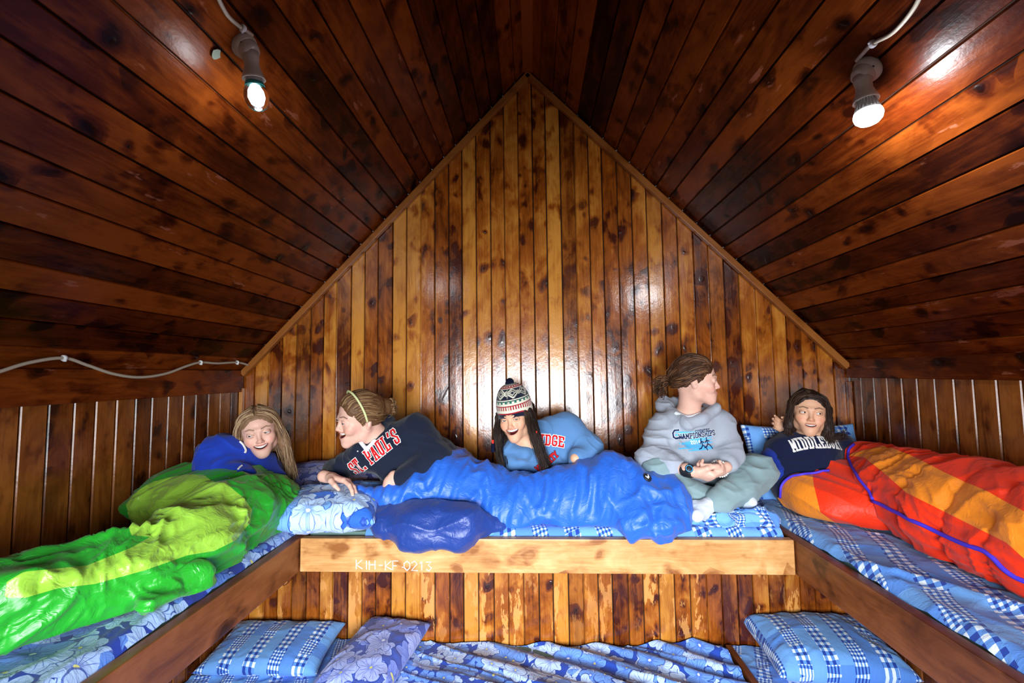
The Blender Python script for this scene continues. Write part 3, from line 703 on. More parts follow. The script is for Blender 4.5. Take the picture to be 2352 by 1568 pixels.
zone_attr(go, 'zone', [[(290, 1160), (312, 1130), (350, 1108), (410, 1092), (465, 1092), (520, 1115), (560, 1145), (578, 1170), (575, 1200), (540, 1240), (490, 1265), (430, 1275), (330, 1310), (220, 1340), (135, 1350), (60, 1372), (10, 1372), (20, 1335), (60, 1312), (200, 1298), (300, 1258), (345, 1232), (300, 1228), (285, 1215), (278, 1180)]], gv, (-1.3, 1.5, -.6))
go.data.materials.append(mat_nylon('two_tone_green_nylon', rgb('22a026'), rgb('98cc40'), rough=.34, spec=.5, wr=1.1))

# ---- orange sleeping bag on the right bunk
ob = empty('sleeping_bag', (1.45, 1.8, UM), 'orange and red down sleeping bag with violet zip on the dark right wall bunk', 'sleeping bag', 'puffy sleeping bags')
os_ = [R3(1.60, 2.45, -.50), R3(1.56, 2.2, -.49), R3(1.52, 1.95, -.49), R3(1.51, 1.7, -.49), R3(1.52, 1.4, -.49), R3(1.53, 1.1, -.50), R3(1.54, .85, -.51)]
op = chain(os_, [.10, .135, .155, .165, .17, .165, .16], .05)+chain([q+[-.07, -.05, -.03] for q in os_[1:]], [.10, .13, .15, .155, .15, .14], .05)
lobe = [cap_(R3(1.36, 2.16, -.52), R3(1.36, 1.92, -.56), .115, .085, .05), cap_(R3(1.24, 2.26, -.525), R3(1.21, 2.08, -.565), .115, .075, .06), ell(R3(1.26, 2.10, -.565), (.14, .21, .10), k=.05)]
def do(X, N):
    s = spine_s(X, os_); q = np.stack([X[:, 0]*4, X[:, 1]*12+X[:, 0]*5+noise(X*3, 5)*1.2, X[:, 2]*3], 1)
    return folds(X, N, s, .014, .15, 31, .016)+.012*(ridge(q, 33, 2)-.4)
lo_ = solid('folded_opening', lobe, .006, None, ob, 3, lambda X, N: wrk_l(X), floor_clamp(UM, x0=XR+.0))
oo = solid('shell', op, .006, None, ob, 3, do, lambda X: floor_clamp(UM, x0=XR+.0)(np.where(np.arange(3) == 0, np.minimum(X, RXR-.012), X)))
ov = proxy(op); lv = proxy(lobe)
zone_attr(oo, 'zone', [[(1948, 1022), (2030, 1025), (2090, 1045), (2170, 1085), (2270, 1130), (2352, 1175), (2360, 1290), (2310, 1245), (2230, 1205), (2150, 1165), (2080, 1130), (2030, 1085), (1985, 1050), (1945, 1045)]], ov, (1.45, 1.75, -.5))
zone_attr(lo_, 'zone', [[(1760, 1150), (1790, 1080), (1850, 1040), (1866, 1080), (1868, 1110), (1882, 1170), (1925, 1200), (1985, 1222), (2060, 1238), (2030, 1270), (1900, 1260), (1790, 1200)]], lv, (1.2, 2.1, -.45), fixed=True)
ORNG = (mat_nylon('red_and_orange_down_nylon', rgb('f0330c'), rgb('f58a1e'), rough=.5, spec=.3, wr=.8, scale=1.3)); oo.data.materials.append(ORNG); lo_.data.materials.append(ORNG)
VIOL = mat_plain('violet_zip_tape', rgb('4a35d0'), .5, .4, 500, .3)
def relaxline(q):
    q = [np.array(p) for p in q]
    for _ in range(3): q = [q[0]]+[(q[i-1]+q[i]*2+q[i+1])/4 for i in range(1, len(q)-1)]+[q[-1]]
    return q
def ribbon(name, pts, w, mat, parent, bvh, real, lift=.003):
    pts = [hit(bvh, *p) if len(p) == 2 else np.array(bvh.find_nearest(Vector(P(*p)))[0]) for p in pts]; pts = spline([p for p in pts if p is not None], 6); rv = bvh_of(real); q = []
    for p in pts: h = rv.find_nearest(Vector(p)); q.append(h[0]+h[1]*lift)
    pts = relaxline(q)
    return MB().tube(pts, w, 8).build(name, mat, parent, True)
tag(ribbon('zip', [(2008, 1150), (2050, 1172), (2100, 1195), (2160, 1225), (2230, 1252), (2272, 1268), (2300, 1300), (2345, 1330), (2400, 1350)], .007, VIOL, ob, ov, oo), 'violet zip tape')
tag(ribbon('piping', [(1794, 1142), (1795, 1125), (1802, 1108), (1822, 1094), (1842, 1091), (1862, 1089), (1885, 1084), (1905, 1082)], .0055, VIOL, ob, bvh_of(lo_), lo_, .005), 'violet edge piping')
tag(ribbon('piping', [(1962, 1022), (1949, 1035), (1948, 1050), (1957, 1072), (1970, 1092), (1990, 1118), (2006, 1146)], .0055, VIOL, ob, bvh_of(oo), oo, .005), 'violet edge piping')
# crumpled end of the checked sheet and a khaki cloth
cs = [ell(P(1690, 1197, 1.99), (.15, .07, .040), k=.04), ell(P(1735, 1190, 1.97), (.08, .05, .035), k=.03), cap_(P(1590, 1212, 1.96), P(1660, 1205, 1.97), .02, .03, .04)]
co = solid('crumpled_cloth', cs, .005, GING, None, 2, lambda X, N: .036*(ridge(X*[12, 9, 12]+noise(X*8, 2)[:, None]*1.4, 41, 2.4)-.4)+.010*(ridge(X*28, 42)-.4), floor_clamp(UM-.005), {'uvm': lambda X, N: np.stack([X[:, 0]*1.2+X[:, 1]*.5, X[:, 2]*1.6+X[:, 1]*1.1, X[:, 0]*0], 1)})
tag(co, 'crumpled bunched checked cloth at the right end of the pale centre bunk', 'cloth')
KH = mat_plain('khaki_cotton', rgb('a9a389'), .8, .2, 60, .5, .006)
ko = solid('khaki_cloth', [cap_(P(1572, 1150, 2.06), P(1584, 1185, 2.0), .035, .04, .03)], .004, KH, None, 2, lambda X, N: .01*(ridge(X*22, 44)-.4), floor_clamp(UM-.005))
tag(ko, 'small khaki cloth bundle wedged between the blue sleeping bag and a white sock', 'cloth')
# ---------------------------------------------------------------- people
def mat_skin(name):
    t = NT(name); c = t.attr('cskin', 'Color'); o = t.obj()
    c2 = t.mix(t.sstep(t.noise(o, 90, 3), .45, .75)*.22, c, t.mix(1., c, (.82, .55, .50), 'MULTIPLY'))
    nr = t.bump(t.noise(o, 350, 3), .12, .001)
    return t.done(c2, .48, nr, .4, Subsurface_Weight=.08, Subsurface_Radius=(.012, .004, .002), Subsurface_Scale=.5)
SKIN = mat_skin('skin')
def mat_hair(name):
    t = NT(name); c = t.attr('chair', 'Color'); o = t.obj()
    return t.done(t.mix(t.noise(o, 60, 3)*.5, c, t.mix(1., c, (.45, .4, .38), 'MULTIPLY')), .55, t.bump(t.noise(o, 420, 2), .35, .002), .3)
HAIR = mat_hair('hair')
def mat_eye(name): t = NT(name); return t.done(t.attr('ceye', 'Color'), .12, None, .6)
EYEM = mat_eye('eye'); TEETH = mat_plain('teeth', (.84, .81, .75), .3)
def mat_fabric(name, col, rough=.85, wr=.5, sc=18, melange=0.):
    t = NT(name); o = t.obj(); a = t.noise(o, sc, 4, .55, 1.4)
    h = (1-(a-.5).abs()*3).mx(0.)*.5+t.noise(o, sc*.45, 2)*.8+t.noise(o, 900, 2)*.07
    c = t.mix(t.noise(o, 500, 2)*melange, col, tuple(x*.45 for x in col)) if melange else tuple(col)+(1,)
    return t.done(c, rough, t.bump(h, wr*.6, .008), .2, Sheen_Weight=.12)
SKC = {'fair': 'dfb19d', 'warm': 'deaa8a', 'tan': 'dba988'}

class Head:
    def __init__(s, C, fwd, up, sc=1., smile=.5, mopen=.004, eopen=.0040, tone='fair', brow='4a2f1f', gaze=None, jaw=1., mdrop=0., lipc='b5605a'):
        s.C = np.array(C, float); s.R = rotm(fwd, up); s.k = sc; s.smile = smile; s.mo = mopen; s.eo = eopen
        s.tone = rgb(SKC[tone]); s.brow = rgb(brow); s.gaze = gaze; s.jaw = jaw; s.md = mdrop; s.lip = rgb(lipc)
    def w(s, p):
        p = np.array(p, float); p[2] = p[2] if p[2] > .012 else .012+(p[2]-.012)*.87; return s.C+s.R@(p*s.k)
    def loc(s, X):
        q = ((X-s.C)@s.R)/s.k; q[:, 2] = np.where(q[:, 2] > .012, q[:, 2], .012+(q[:, 2]-.012)/.87); return q
    def e(s, c, r, k=.01, op='u', R=None): return ell(s.w(c), np.array(r)*s.k, s.R if R is None else s.R@R, k, op)
    def c(s, a, b, ra, rb=None, k=.01, op='u'): return cap_(s.w(a), s.w(b), ra*s.k, (ra if rb is None else rb)*s.k, k, op)
    def prims(s):
        sm, mo, md = s.smile, s.mo, s.md; e, c = s.e, s.c
        zc = -.064+.010*sm; wx = .021+.009*sm
        L = [e((0, -.012, .030), (.073, .092, .082)), e((0, .036, .040), (.060, .044, .056), .02), e((0, .032, -.020), (.059, .052, .062), .025)]
        for q in (-1, 1):
            L += [c((q*.052*s.jaw, -.002, -.040), (q*.041*s.jaw, .014, -.068-md*.5), .019, .017, .022), c((q*.041*s.jaw, .014, -.068-md*.5), (q*.008, .066, -.100-md), .016, .013, .02)]
        L += [e((0, .069, -.101-md), (.019, .018, .015), .015), e((0, .062, -.068), (.036, .031, .036), .02)]
        for q in (-1, 1): L += [e((q*.040, .060, -.024+.004*sm), (.021, .020, .020), .016), e((q*(.034+.004*sm), .066, -.042+.006*sm), (.014, .016, .014), .014),
                                c((q*.042, .064, .030), (q*.010, .084, .026), .0085, .009, .012)]
        for q in (-1, 1): L += [e((q*.031, .094, .008), (.015, .012, .010), .010, 's')]
        L += [c((0, .081, .022), (0, .0955, -.021), .0064, .0082, .010), e((0, .0985, -.0265), (.0095, .0098, .0088), .008)]
        for q in (-1, 1): L += [e((q*.0100, .0905, -.0315), (.0062, .0080, .0058), .005), e((q*.031, .0765, .009), (.0160, .0150, .0125), .004)]
        for q in (-1, 1): L += [e((q*.031, .092, .0085), (.0132, .012, s.eo), .0015, 's')]
        # lips and the mouth opening
        ts = np.linspace(-1, 1, 9); m = lambda t: zc-.003*sm+.011*sm*t*t; hh = lambda t: mo*max(1-t*t, 0)**.55*(.85+.15*(1-t*t)); yy = lambda t: .0945-.0165*t*t
        U = [(wx*t, yy(t)-.001, m(t)+hh(t)*.75+.0028*(1-.5*t*t)) for t in ts]; D = [(wx*t, yy(t)-.002-.003*(1-t*t), m(t)-hh(t)*1.1-.0040*(1-.6*t*t)) for t in ts]
        s.U, s.D, s.zc, s.wx, s.m, s.hh, s.yy = U, D, zc, wx, m, hh, yy
        for Q, r in ((U, .0036), (D, .0046)):
            for i in range(8): L.append(c(Q[i], Q[i+1], r*(.55+.45*math.sin(math.pi*i/8)), r*(.55+.45*math.sin(math.pi*(i+1)/8)), .0035))
        if mo > .002:
            for t in np.linspace(-.93, .93, 17):
                h_ = hh(t); z_ = m(t)-h_*.17; L.append(c((wx*t, yy(t)+.02, z_), (wx*t, yy(t)-.022, z_), max(h_*.92, .0006), None, .0018, 's'))
        else:
            for i in range(8): L.append(c((wx*ts[i]*.9, yy(ts[i])+.0035, m(ts[i])), (wx*ts[i+1]*.9, yy(ts[i+1])+.0035, m(ts[i+1])), .0016, .0016, .0015, 's'))
        for q in (-1, 1):
            L += [c((q*.006, .096, -.041), (q*.007, .092, -.034), .0030, .0020, .002, 's')]
            a = np.array(Matrix.Rotation(q*-.35, 3, 'Z')@Matrix.Rotation(.18, 3, 'X'))
            L += [e((q*.0755, -.006, -.004), (.0075, .0165, .030), .004, 'u', a), e((q*.083, .000, .000), (.0055, .0090, .016), .004, 's', a)]
        return L
    def color(s, X):
        q = s.loc(X); n = len(q); base = np.tile(np.array(s.tone), (n, 1)); ax = np.abs(q[:, 0])
        def blend(m, c): m = np.clip(m, 0, 1)[:, None]; base[:] = base*(1-m)+np.array(c)*m
        pr = np.array(s.tone)*[1.0, .62, .58]
        blend(np.exp(-(((ax-.042)/.018)**2+((q[:, 2]+.028)/.018)**2))*(q[:, 1] > .02)*.55, pr)
        blend(np.exp(-((ax/.012)**2+((q[:, 2]+.030)/.012)**2))*(q[:, 1] > .09)*.45, pr)
        def dch(Q):
            d = np.full(n, 1.)
            for i in range(len(Q)-1): d = np.minimum(d, pdist(('c', np.array(Q[i]), np.array(Q[i+1]), 0., 0.), q))
            return d
        blend((1-np.clip((dch(s.U)-.0042)/.0016, 0, 1))*.6*(q[:, 1] > .06), s.lip); blend((1-np.clip((dch(s.D)-.0052)/.0016, 0, 1))*.6*(q[:, 1] > .06), s.lip)
        if s.mo > .002:
            t = np.clip(q[:, 0]/s.wx, -1, 1); mm = s.zc-.003*s.smile+.011*s.smile*t*t; h_ = s.mo*(1-t*t)**.55
            inn = (np.abs(q[:, 0]) < s.wx*.95) & (np.abs(q[:, 2]-mm) < h_*1.25+.001) & (q[:, 1] < .0945-.0165*t*t-.0055) & (q[:, 1] > .05); base[inn] = rgb('6a2624')
        hb = .034
        for sd in (-1, 1):
            B = [(sd*.015, .09, hb-.003), (sd*.033, .09, hb+.002), (sd*.048, .07, hb-.003)]
            qq = q.copy(); qq[:, 1] = .085; B = [(a, .085, c) for a, b, c in B]; d = np.full(n, 1.)
            for i in range(2): d = np.minimum(d, pdist(('c', np.array(B[i]), np.array(B[i+1]), 0., 0.), qq))
            blend((1-np.clip((d-.0015)/.0020, 0, 1))*.8*(q[:, 1] > .045), s.brow)
            ex = (q[:, 0]-sd*.031)/.0150; ez = q[:, 2]-.0085
            li = (np.abs(ex) < 1) & (q[:, 1] > .06); crv = s.eo*np.sqrt(np.clip(1-ex*ex, 0, 1))
            blend(li*(1-np.clip(np.abs(ez-crv-.0012)/.0016, 0, 1))*.9, np.array(s.brow)*.35); blend(li*(1-np.clip(np.abs(ez+crv+.0005)/.0014, 0, 1))*.45, np.array(s.brow))
        return base
    def extras(s, parent, iris='5a4630'):
        for sd in (-1, 1):
            c = s.w((sd*.031, .0770, .009)); bm = bmesh.new(); bmesh.ops.create_uvsphere(bm, u_segments=32, v_segments=24, radius=.0122*s.k)
            me = bpy.data.meshes.new('eye'); bm.to_mesh(me); bm.free(); V = np.zeros(len(me.vertices)*3, np.float32); me.vertices.foreach_get('co', V); V = V.reshape(-1, 3)
            g = s.R@unit(s.gaze if s.gaze is not None else (0, 1, 0)); a = np.arccos(np.clip((V/np.linalg.norm(V, axis=1, keepdims=True))@g, -1, 1))
            col = np.where(a[:, None] < .26, 0.004, np.where(a[:, None] < .62, np.array(rgb(iris)), np.array([.62, .60, .58])))
            me.vertices.foreach_set('co', (V+c).astype(np.float32).ravel()); attr_c(me, 'ceye', col); link('eye', me, EYEM, parent)
        if s.mo > .002:
            V = []; Fc = []; n = 20
            for i in range(n+1):
                t = (i/n*2-1)*.86; h_ = s.hh(t); z0 = s.m(t)+h_*.75+.001; z1 = max(z0-.0098*(1-.35*t*t), s.m(t)-h_*.5)+.0006*(i % 2); y = s.yy(t)-.0060
                for (dy, zz) in ((0, z0), (.0010, (z0+z1)/2), (0, z1), (-.004, z1), (-.004, z0)): V.append(s.w((s.wx*t, y+dy, zz)))
            for i in range(n):
                for j in range(5): Fc.append((i*5+j, i*5+(j+1) % 5, i*5+5+(j+1) % 5, i*5+5+j))
            link('teeth', mesh_from('teeth', V, Fc), TEETH, parent)
def strands(head, guides, n, spread, r, cols, seed=0, wave=.003, freq=3., segs=6, curl=0.):
    rgn = random.Random(seed); V = []; Fc = []; Cc = []; G = [spline([head.w(p) for p in g], segs) for g in guides]
    m = min(len(g) for g in G); 
    for i in range(n):
        j = rgn.randrange(len(G)-1); t = rgn.random(); g = G[j][:m]*(1-t)+G[j+1][:m]*t; tt = np.linspace(0, 1, m)[:, None]
        off = np.array([rgn.gauss(0, 1) for _ in range(3)])*spread; off2 = np.array([rgn.gauss(0, 1) for _ in range(3)])*spread*.8
        ph = rgn.uniform(0, 6.28); wv = np.stack([np.sin(tt[:, 0]*freq*6.28+ph), np.cos(tt[:, 0]*freq*6.28*.9+ph), np.sin(tt[:, 0]*freq*5+ph*2)], 1)*wave*(.3+tt)
        pts = g+off*(.35+.65*tt)+off2*tt+wv; k = int(m*rgn.uniform(.8, 1)); pts = pts[:k]
        rr = [r*head.k*(1-.75*(q/(k-1))**2)*rgn.uniform(.9, 1.1) for q in range(k)]; a, b = tube(pts, rr, 5); base = len(V); V += [tuple(q) for q in a]; Fc += [tuple(x+base for x in f) for f in b]
        c = cols[rgn.randrange(len(cols))]; Cc += [c]*len(a)
    return V, Fc, Cc
def hair(head, parent, cap_prims, sets, cols, seed=0, name='hair', vox=.004):
    cols = [rgb(c) for c in cols]; X, Fq = skin(cap_prims, vox); X = relax(X, Fq, 2); N = vnormals(X, Fq); X = X+N*(.004*ridge(head.loc(X)*[130, 22, 60], 5, 1.5)[:, None])
    V = [tuple(v) for v in X]; Fc = [tuple(map(int, f)) for f in Fq]; Cc = [cols[0]]*len(V)
    for k, st in enumerate(sets):
        a, b, c = strands(head, cols=cols, seed=seed+k, **st); n = len(V); V += a; Fc += [tuple(i+n for i in f) for f in b]; Cc += c
    me = mesh_from(name, V, Fc); attr_c(me, 'chair', np.array(Cc)); return link(name, me, HAIR, parent)
def cap_hair(h, back=0., hl=.062, w=.079, front=.0):
    return [h.e((0, -.018+back, .033), (w-.003, .0925, .0835), .01), h.e((0, .034, .056), (.063, .047, .043), .02), h.e((0, .112+front, -.030), (.069, .085, .098+hl*.0), .012, 's'), h.e((0, .112+front, .028), (.058, .066, .052), .012, 's'),
            h.e((0, .03, -.13), (.1, .12, .07), .02, 's')]

def hand(W_, d, pn, th, curl=(.5, .55, .6, .65), k=1., tcurl=.4, spread=.10, L=1.):
    # W_ wrist, d direction of the fingers, pn palm normal (the side the fingers close to), th thumb side
    d = unit(d); pn = np.array(pn, float); pn = unit(pn-d*(pn@d)); s = np.cross(d, pn); s = s if s@np.array(th, float) > 0 else -s; W_ = np.array(W_, float)
    pr = [cap_(W_-d*.03*k, W_+d*.012*k, .024*k, .022*k, .012)]
    for i, o in enumerate((.026, .009, -.009, -.026)):
        Lp = (.076, .080, .076, .068)[i]*k; a = W_+d*.012*k+s*o*.55*k; b = W_+d*Lp*k+s*o*k; pr.append(cap_(a, b, .0135*k, .0105*k, .014))
        lens = np.array([(.040, .025, .019), (.045, .028, .020), (.041, .026, .020), (.032, .020, .018)][i])*k*L; ang = 0; p = b; rr = np.array([.0092, .0083, .0075, .0065])*k*(1 if i < 3 else .88)
        for j in range(3):
            ang += curl[i]*(1., 1.15, .7)[j]; dd = unit(d*math.cos(ang)+pn*math.sin(ang)+s*(1.5-i)*spread*(1 if j == 0 else .3)); q = p+dd*lens[j]
            pr.append(cap_(p, q, rr[j], rr[j+1], .0035 if j else .006)); p = q
    a = W_+d*.018*k+s*.022*k; d1 = unit(d*.75+s*.75+pn*.35); b = a+d1*.036*k; d2 = unit(d*.95+s*(.35-tcurl*.5)+pn*(.3+tcurl*.6)); c = b+d2*.030*k; d3 = unit(d*1.0+s*(.0-tcurl*.7)+pn*(.3+tcurl)); e = c+d3*.023*k
    pr += [cap_(a, b, .0150*k, .0115*k, .012), cap_(b, c, .0105*k, .0092*k, .005), cap_(c, e, .0092*k, .0070*k, .004)]
    return pr
def skin_color(h, extra=None, cloth=None):
    def f(X, N):
        c = h.color(X); far = np.linalg.norm(X-h.C, axis=1) > .17*h.k; c[far] = np.array(h.tone)
        return c
    return f
def person(loc, label): return empty('person', loc, label, 'person', None)
def wrinkle(seed, amp=.007, sc=(9, 9, 9), k2=1.):
    def f(X, N):
        q = X*np.array(sc)+noise(X*5, seed)[:, None]*.9; rr_ = random.Random(seed); v = unit([rr_.uniform(-.5, .5), rr_.uniform(-.3, .3), 1]); u = unit(np.cross(v, (0, 1, 0)))
        w1 = np.stack([X@u*8+noise(X*6, seed+7)*.8, X[:, 1]*6, X@v*26+noise(X*5, seed+8)*1.6], 1); w2 = np.stack([X@unit(u+v)*9, X[:, 1]*7, X@unit(v-u)*24+noise(X*6, seed+9)*1.5], 1)
        m1 = np.clip(noise(X*6, seed+5)*2+.35, 0, 1); m2 = np.clip(noise(X*6, seed+6)*2+.2, 0, 1)
        return amp*(ridge(q, seed+1, 2.)-.42)+amp*.8*k2*((ridge(w1, seed+2, 2.2)-.35)*m1+(ridge(w2, seed+3, 2.2)-.35)*m2)
    return f
# block letters made of straight bars in a 0..1 cell, with slab ends
SLAB = {
 'S': [[(.85, .72), (.85, .9), (.72, 1), (.28, 1), (.15, .88), (.15, .66), (.85, .36), (.85, .12), (.72, 0), (.28, 0), (.15, .1), (.15, .28)]],
 'T': [[(.5, 0), (.5, 1)], [(.06, .78), (.06, 1), (.94, 1), (.94, .78)], [(.32, 0), (.68, 0)]], '.': [[(.3, .0), (.5, .0)], [(.3, .08), (.5, .08)]],
 'P': [[(.25, 0), (.25, 1)], [(.08, 1), (.75, 1), (.9, .88), (.9, .6), (.75, .48), (.25, .48)], [(.08, 0), (.48, 0)]],
 'A': [[(.14, 0), (.46, 1), (.54, 1), (.86, 0)], [(.26, .34), (.74, .34)], [(0, 0), (.3, 0)], [(.7, 0), (1, 0)]],
 'U': [[(.2, 1), (.2, .14), (.34, 0), (.66, 0), (.8, .14), (.8, 1)], [(.03, 1), (.38, 1)], [(.62, 1), (.97, 1)]],
 'L': [[(.25, 0), (.25, 1)], [(.06, 1), (.46, 1)], [(.06, 0), (.9, 0), (.9, .26)]], "'": [[(.5, 1.02), (.42, .78)]],
 'I': [[(.5, 0), (.5, 1)], [(.25, 0), (.75, 0)], [(.25, 1), (.75, 1)]], 'D': [[(.25, 0), (.25, 1)], [(.08, 1), (.7, 1), (.88, .85), (.88, .15), (.7, 0), (.08, 0)]],
 'G': [[(.85, .72), (.85, .9), (.7, 1), (.3, 1), (.15, .86), (.15, .14), (.3, 0), (.7, 0), (.85, .14), (.85, .42), (.5, .42)]],
 'E': [[(.22, 0), (.22, 1)], [(.05, 1), (.88, 1), (.88, .78)], [(.05, 0), (.9, 0), (.9, .24)], [(.22, .5), (.65, .5)]],
 'R': [[(.25, 0), (.25, 1)], [(.08, 1), (.72, 1), (.87, .88), (.87, .62), (.72, .5), (.25, .5)], [(.5, .5), (.85, 0), (1, 0)], [(.08, 0), (.44, 0)]],
 'M': [[(.12, 0), (.12, 1), (.5, .3), (.88, 1), (.88, 0)], [(0, 0), (.28, 0)], [(.72, 0), (1, 0)]], 'B': [[(.2, 0), (.2, 1)], [(.05, 1), (.7, 1), (.84, .88), (.84, .62), (.7, .52), (.2, .52)], [(.7, .52), (.88, .4), (.88, .12), (.72, 0), (.05, 0)]],
 'Y': [[(.1, 1), (.5, .48), (.9, 1)], [(.5, .48), (.5, 0)], [(.3, 0), (.7, 0)]], 'V': [[(.1, 1), (.5, 0), (.9, 1)]], 'C': [[(.88, .8), (.72, 1), (.3, 1), (.12, .84), (.12, .16), (.3, 0), (.72, 0), (.88, .2)]],
 'H': [[(.18, 0), (.18, 1)], [(.82, 0), (.82, 1)], [(.18, .5), (.82, .5)]], 'O': [[(.3, 0), (.12, .16), (.12, .84), (.3, 1), (.7, 1), (.88, .84), (.88, .16), (.7, 0), (.3, 0)]],
 'N': [[(.15, 0), (.15, 1), (.85, 0), (.85, 1)]], '2': [[(.15, .8), (.3, 1), (.7, 1), (.85, .8), (.15, 0), (.88, 0)]], '0': [[(.3, 0), (.12, .16), (.12, .84), (.3, 1), (.7, 1), (.88, .84), (.88, .16), (.7, 0), (.3, 0)]],
 '1': [[(.3, .8), (.5, 1), (.5, 0)]], '4': [[(.7, 0), (.7, 1), (.1, .3), (.9, .3)]], ' ': []}
def word(txt, size, gap=.18, aspect=.72, arc=None, slant=0.):
    segs = []; n = len(txt); x = 0; adv = []
    for ch in txt: wd_ = {"'": .35, '.': .4, 'I': .6, ' ': .5}.get(ch, 1.); adv.append((x, wd_)); x += wd_*aspect+gap
    tot = x-gap
    for ch, (x0, wd_) in zip(txt, adv):
        for st in SLAB[ch]:
            pts = []
            for px, py in st:
                X = (x0+(px*aspect if wd_ == 1. else (px-.5)*aspect+wd_*aspect/2)-tot/2)*size; Yy = py*size; X += slant*Yy
                if arc: Yy += arc*(1-(2*X/(tot*size))**2)
                pts.append((X, Yy))
            segs += list(zip(pts[:-1], pts[1:]))
    return segs
RED = mat_plain('red_felt', rgb('c4141c'), .8, .2, 700, .3); WHF = mat_plain('white_felt', rgb('eae6e2'), .8, .2, 700, .3)
# extend bar ends a little so corners close
def ext(segs, e):
    out = []
    for a, b in segs:
        a = np.array(a); b = np.array(b); d = b-a; L = np.linalg.norm(d)+1e-9; out.append((a-d/L*e, b+d/L*e))
    return out
# ---- the seated person in the grey hoodie
Hd = Head(P(1596, 876, 2.17), (.98, -.30, -.04), (-.06, 0, 1), 1.0, .35, .0, .0026, 'fair', '5a3a26', (0.1, 1, 0))
p4 = person(P(1590, 1130, 2.25), 'person sitting cross legged in grey printed hoodie, hair tied back, face turned right')
nb = P(1583, 955, 2.22); chest = P(1578, 1010, 2.24); hips = P(1580, 1085, 2.30)
LS, RS_ = P(1518, 985, 2.24), P(1652, 975, 2.24); LE, RE = P(1498, 1058, 2.12), P(1674, 1048, 2.15); LW, RW = P(1585, 1080, 1.99), P(1655, 1080, 2.02)
bd4 = Hd.prims()+[cap_(Hd.w((0, -.020, -.06)), nb, .050, .052, .03), ell(chest, (.13, .09, .15), k=.04), cap_(chest, hips, .10, .12, .05), cap_(LS, RS_, .05, .05, .05)]
bd4 += chain([LS, LE, LW], [.042, .036, .024], .02)+chain([RS_, RE, RW], [.042, .036, .024], .02)
bd4 += hand(P(1592, 1082, 1.985), (.92, -.12, -.30), (.2, .5, .8), (-.1, -.4, .8), (.75, .8, .8, .8), .98, .5)+hand(P(1657, 1078, 2.0), (-.78, -.30, -.28), (-.3, .5, .8), (0, -.2, .9), (.9, .95, .95, .95), .95, .6)
b4 = solid('body', bd4, .0027, SKIN, p4, 1, attrs={'cskin': skin_color(Hd)}); Hd.extras(p4, '4a5a60')
hair(Hd, p4, cap_hair(Hd, hl=.06), [dict(guides=[[(q*.030, .070, .080), (q*.060, .030, .085), (q*.072, -.030, .055), (q*.050, -.085, .015), (0, -.115, -.012)], [(q*.058, .052, .050), (q*.076, .018, .040), (q*.080, -.035, .020), (q*.050, -.088, -.005), (0, -.115, -.02)], [(q*.070, .026, .010), (q*.079, .002, .020), (q*.078, -.045, -.012), (q*.045, -.090, -.025), (0, -.115, -.03)]], n=420, spread=.0045, r=.0024, wave=.003, freq=3) for q in (-1, 1)]
  + [dict(guides=[[(0, .074, .086), (0, .035, .118), (0, -.04, .122), (0, -.105, .060), (0, -.118, -.01)], [(.04, .066, .075), (.05, .03, .100), (.055, -.03, .098), (.04, -.09, .045), (0, -.118, -.01)], [(-.04, .066, .075), (-.05, .03, .100), (-.055, -.03, .098), (-.04, -.09, .045), (0, -.118, -.01)]], n=420, spread=.0045, r=.0024, wave=.003, freq=3)]
  + [dict(guides=[[(0, -.112, -.01), (.01, -.14, .01), (.02, -.17, -.02), (.0, -.17, -.06)], [(0, -.112, -.02), (-.03, -.14, -.01), (-.03, -.16, -.05), (-.02, -.14, -.08)], [(0, -.112, -.01), (.03, -.14, -.02), (.04, -.15, -.06), (.02, -.13, -.085)]], n=230, spread=.011, r=.0022, wave=.010, freq=2.3)],
  ['4a2e1c', '6a4630', '7d5738', '3a2416'], 4)
GREY = mat_fabric('heather_grey_fleece', rgb('a9b0bd'), .9, .45, 16, .35)
hd4 = [ell(P(1578, 1010, 2.23), (.165, .115, .15), k=.05), ell(P(1580, 1062, 2.22), (.17, .13, .10), k=.05), cap_(LS+[.01, 0, .01], RS_+[-.01, 0, .01], .062, .062, .05), ell(P(1585, 1060, 2.13), (.13, .07, .07), k=.05)]
hd4 += chain([LS+[-.0, 0, -.01], LE+[.0, 0, 0], P(1540, 1068, 2.05)], [.068, .064, .050], .03)+chain([RS_, RE, P(1667, 1062, 2.08)], [.068, .060, .046], .03)
hood = [(1532, 930, 2.29), (1545, 955, 2.20), (1580, 972, 2.13), (1612, 962, 2.13), (1640, 940, 2.18), (1625, 925, 2.27)]
for i in range(5): hd4.append(cap_(P(*hood[i]), P(*hood[i+1]), .022, .022, .02))
hd4 += [ell(P(1530, 935, 2.32), (.055, .05, .04), k=.03), ell(P(1525, 920, 2.33), (.03, .03, .03), k=.02), cap_(P(1555, 925, 2.33), P(1600, 920, 2.33), .03, .03, .03), cap_(Hd.w((0, -.010, -.05)), nb+[0, -.01, .012], .055, .050, .012, 's')]
h4 = solid('hoodie', hd4, .0045, GREY, p4, 2, lambda X, N: wrinkle(50, .010, (7, 7, 11))(X, N)+.010*(ridge(X*[4, 4, 26], 55, 2)-.4)*(np.abs(X[:, 0]-P(1585, 0, 2.2)[0]) > .15))
tag(h4, 'heather grey hoodie with blue chest print')
TEE = mat_fabric('white_jersey', rgb('dfe6ee'), .85, .2)
solid('shirt_collar', [cap_(P(1553, 950, 2.18), P(1580, 962, 2.135), .012, .012, .01), cap_(P(1580, 962, 2.135), P(1608, 952, 2.15), .012, .012, .01), ell(P(1580, 960, 2.17), (.05, .04, .018), k=.01)], .004, TEE, p4)
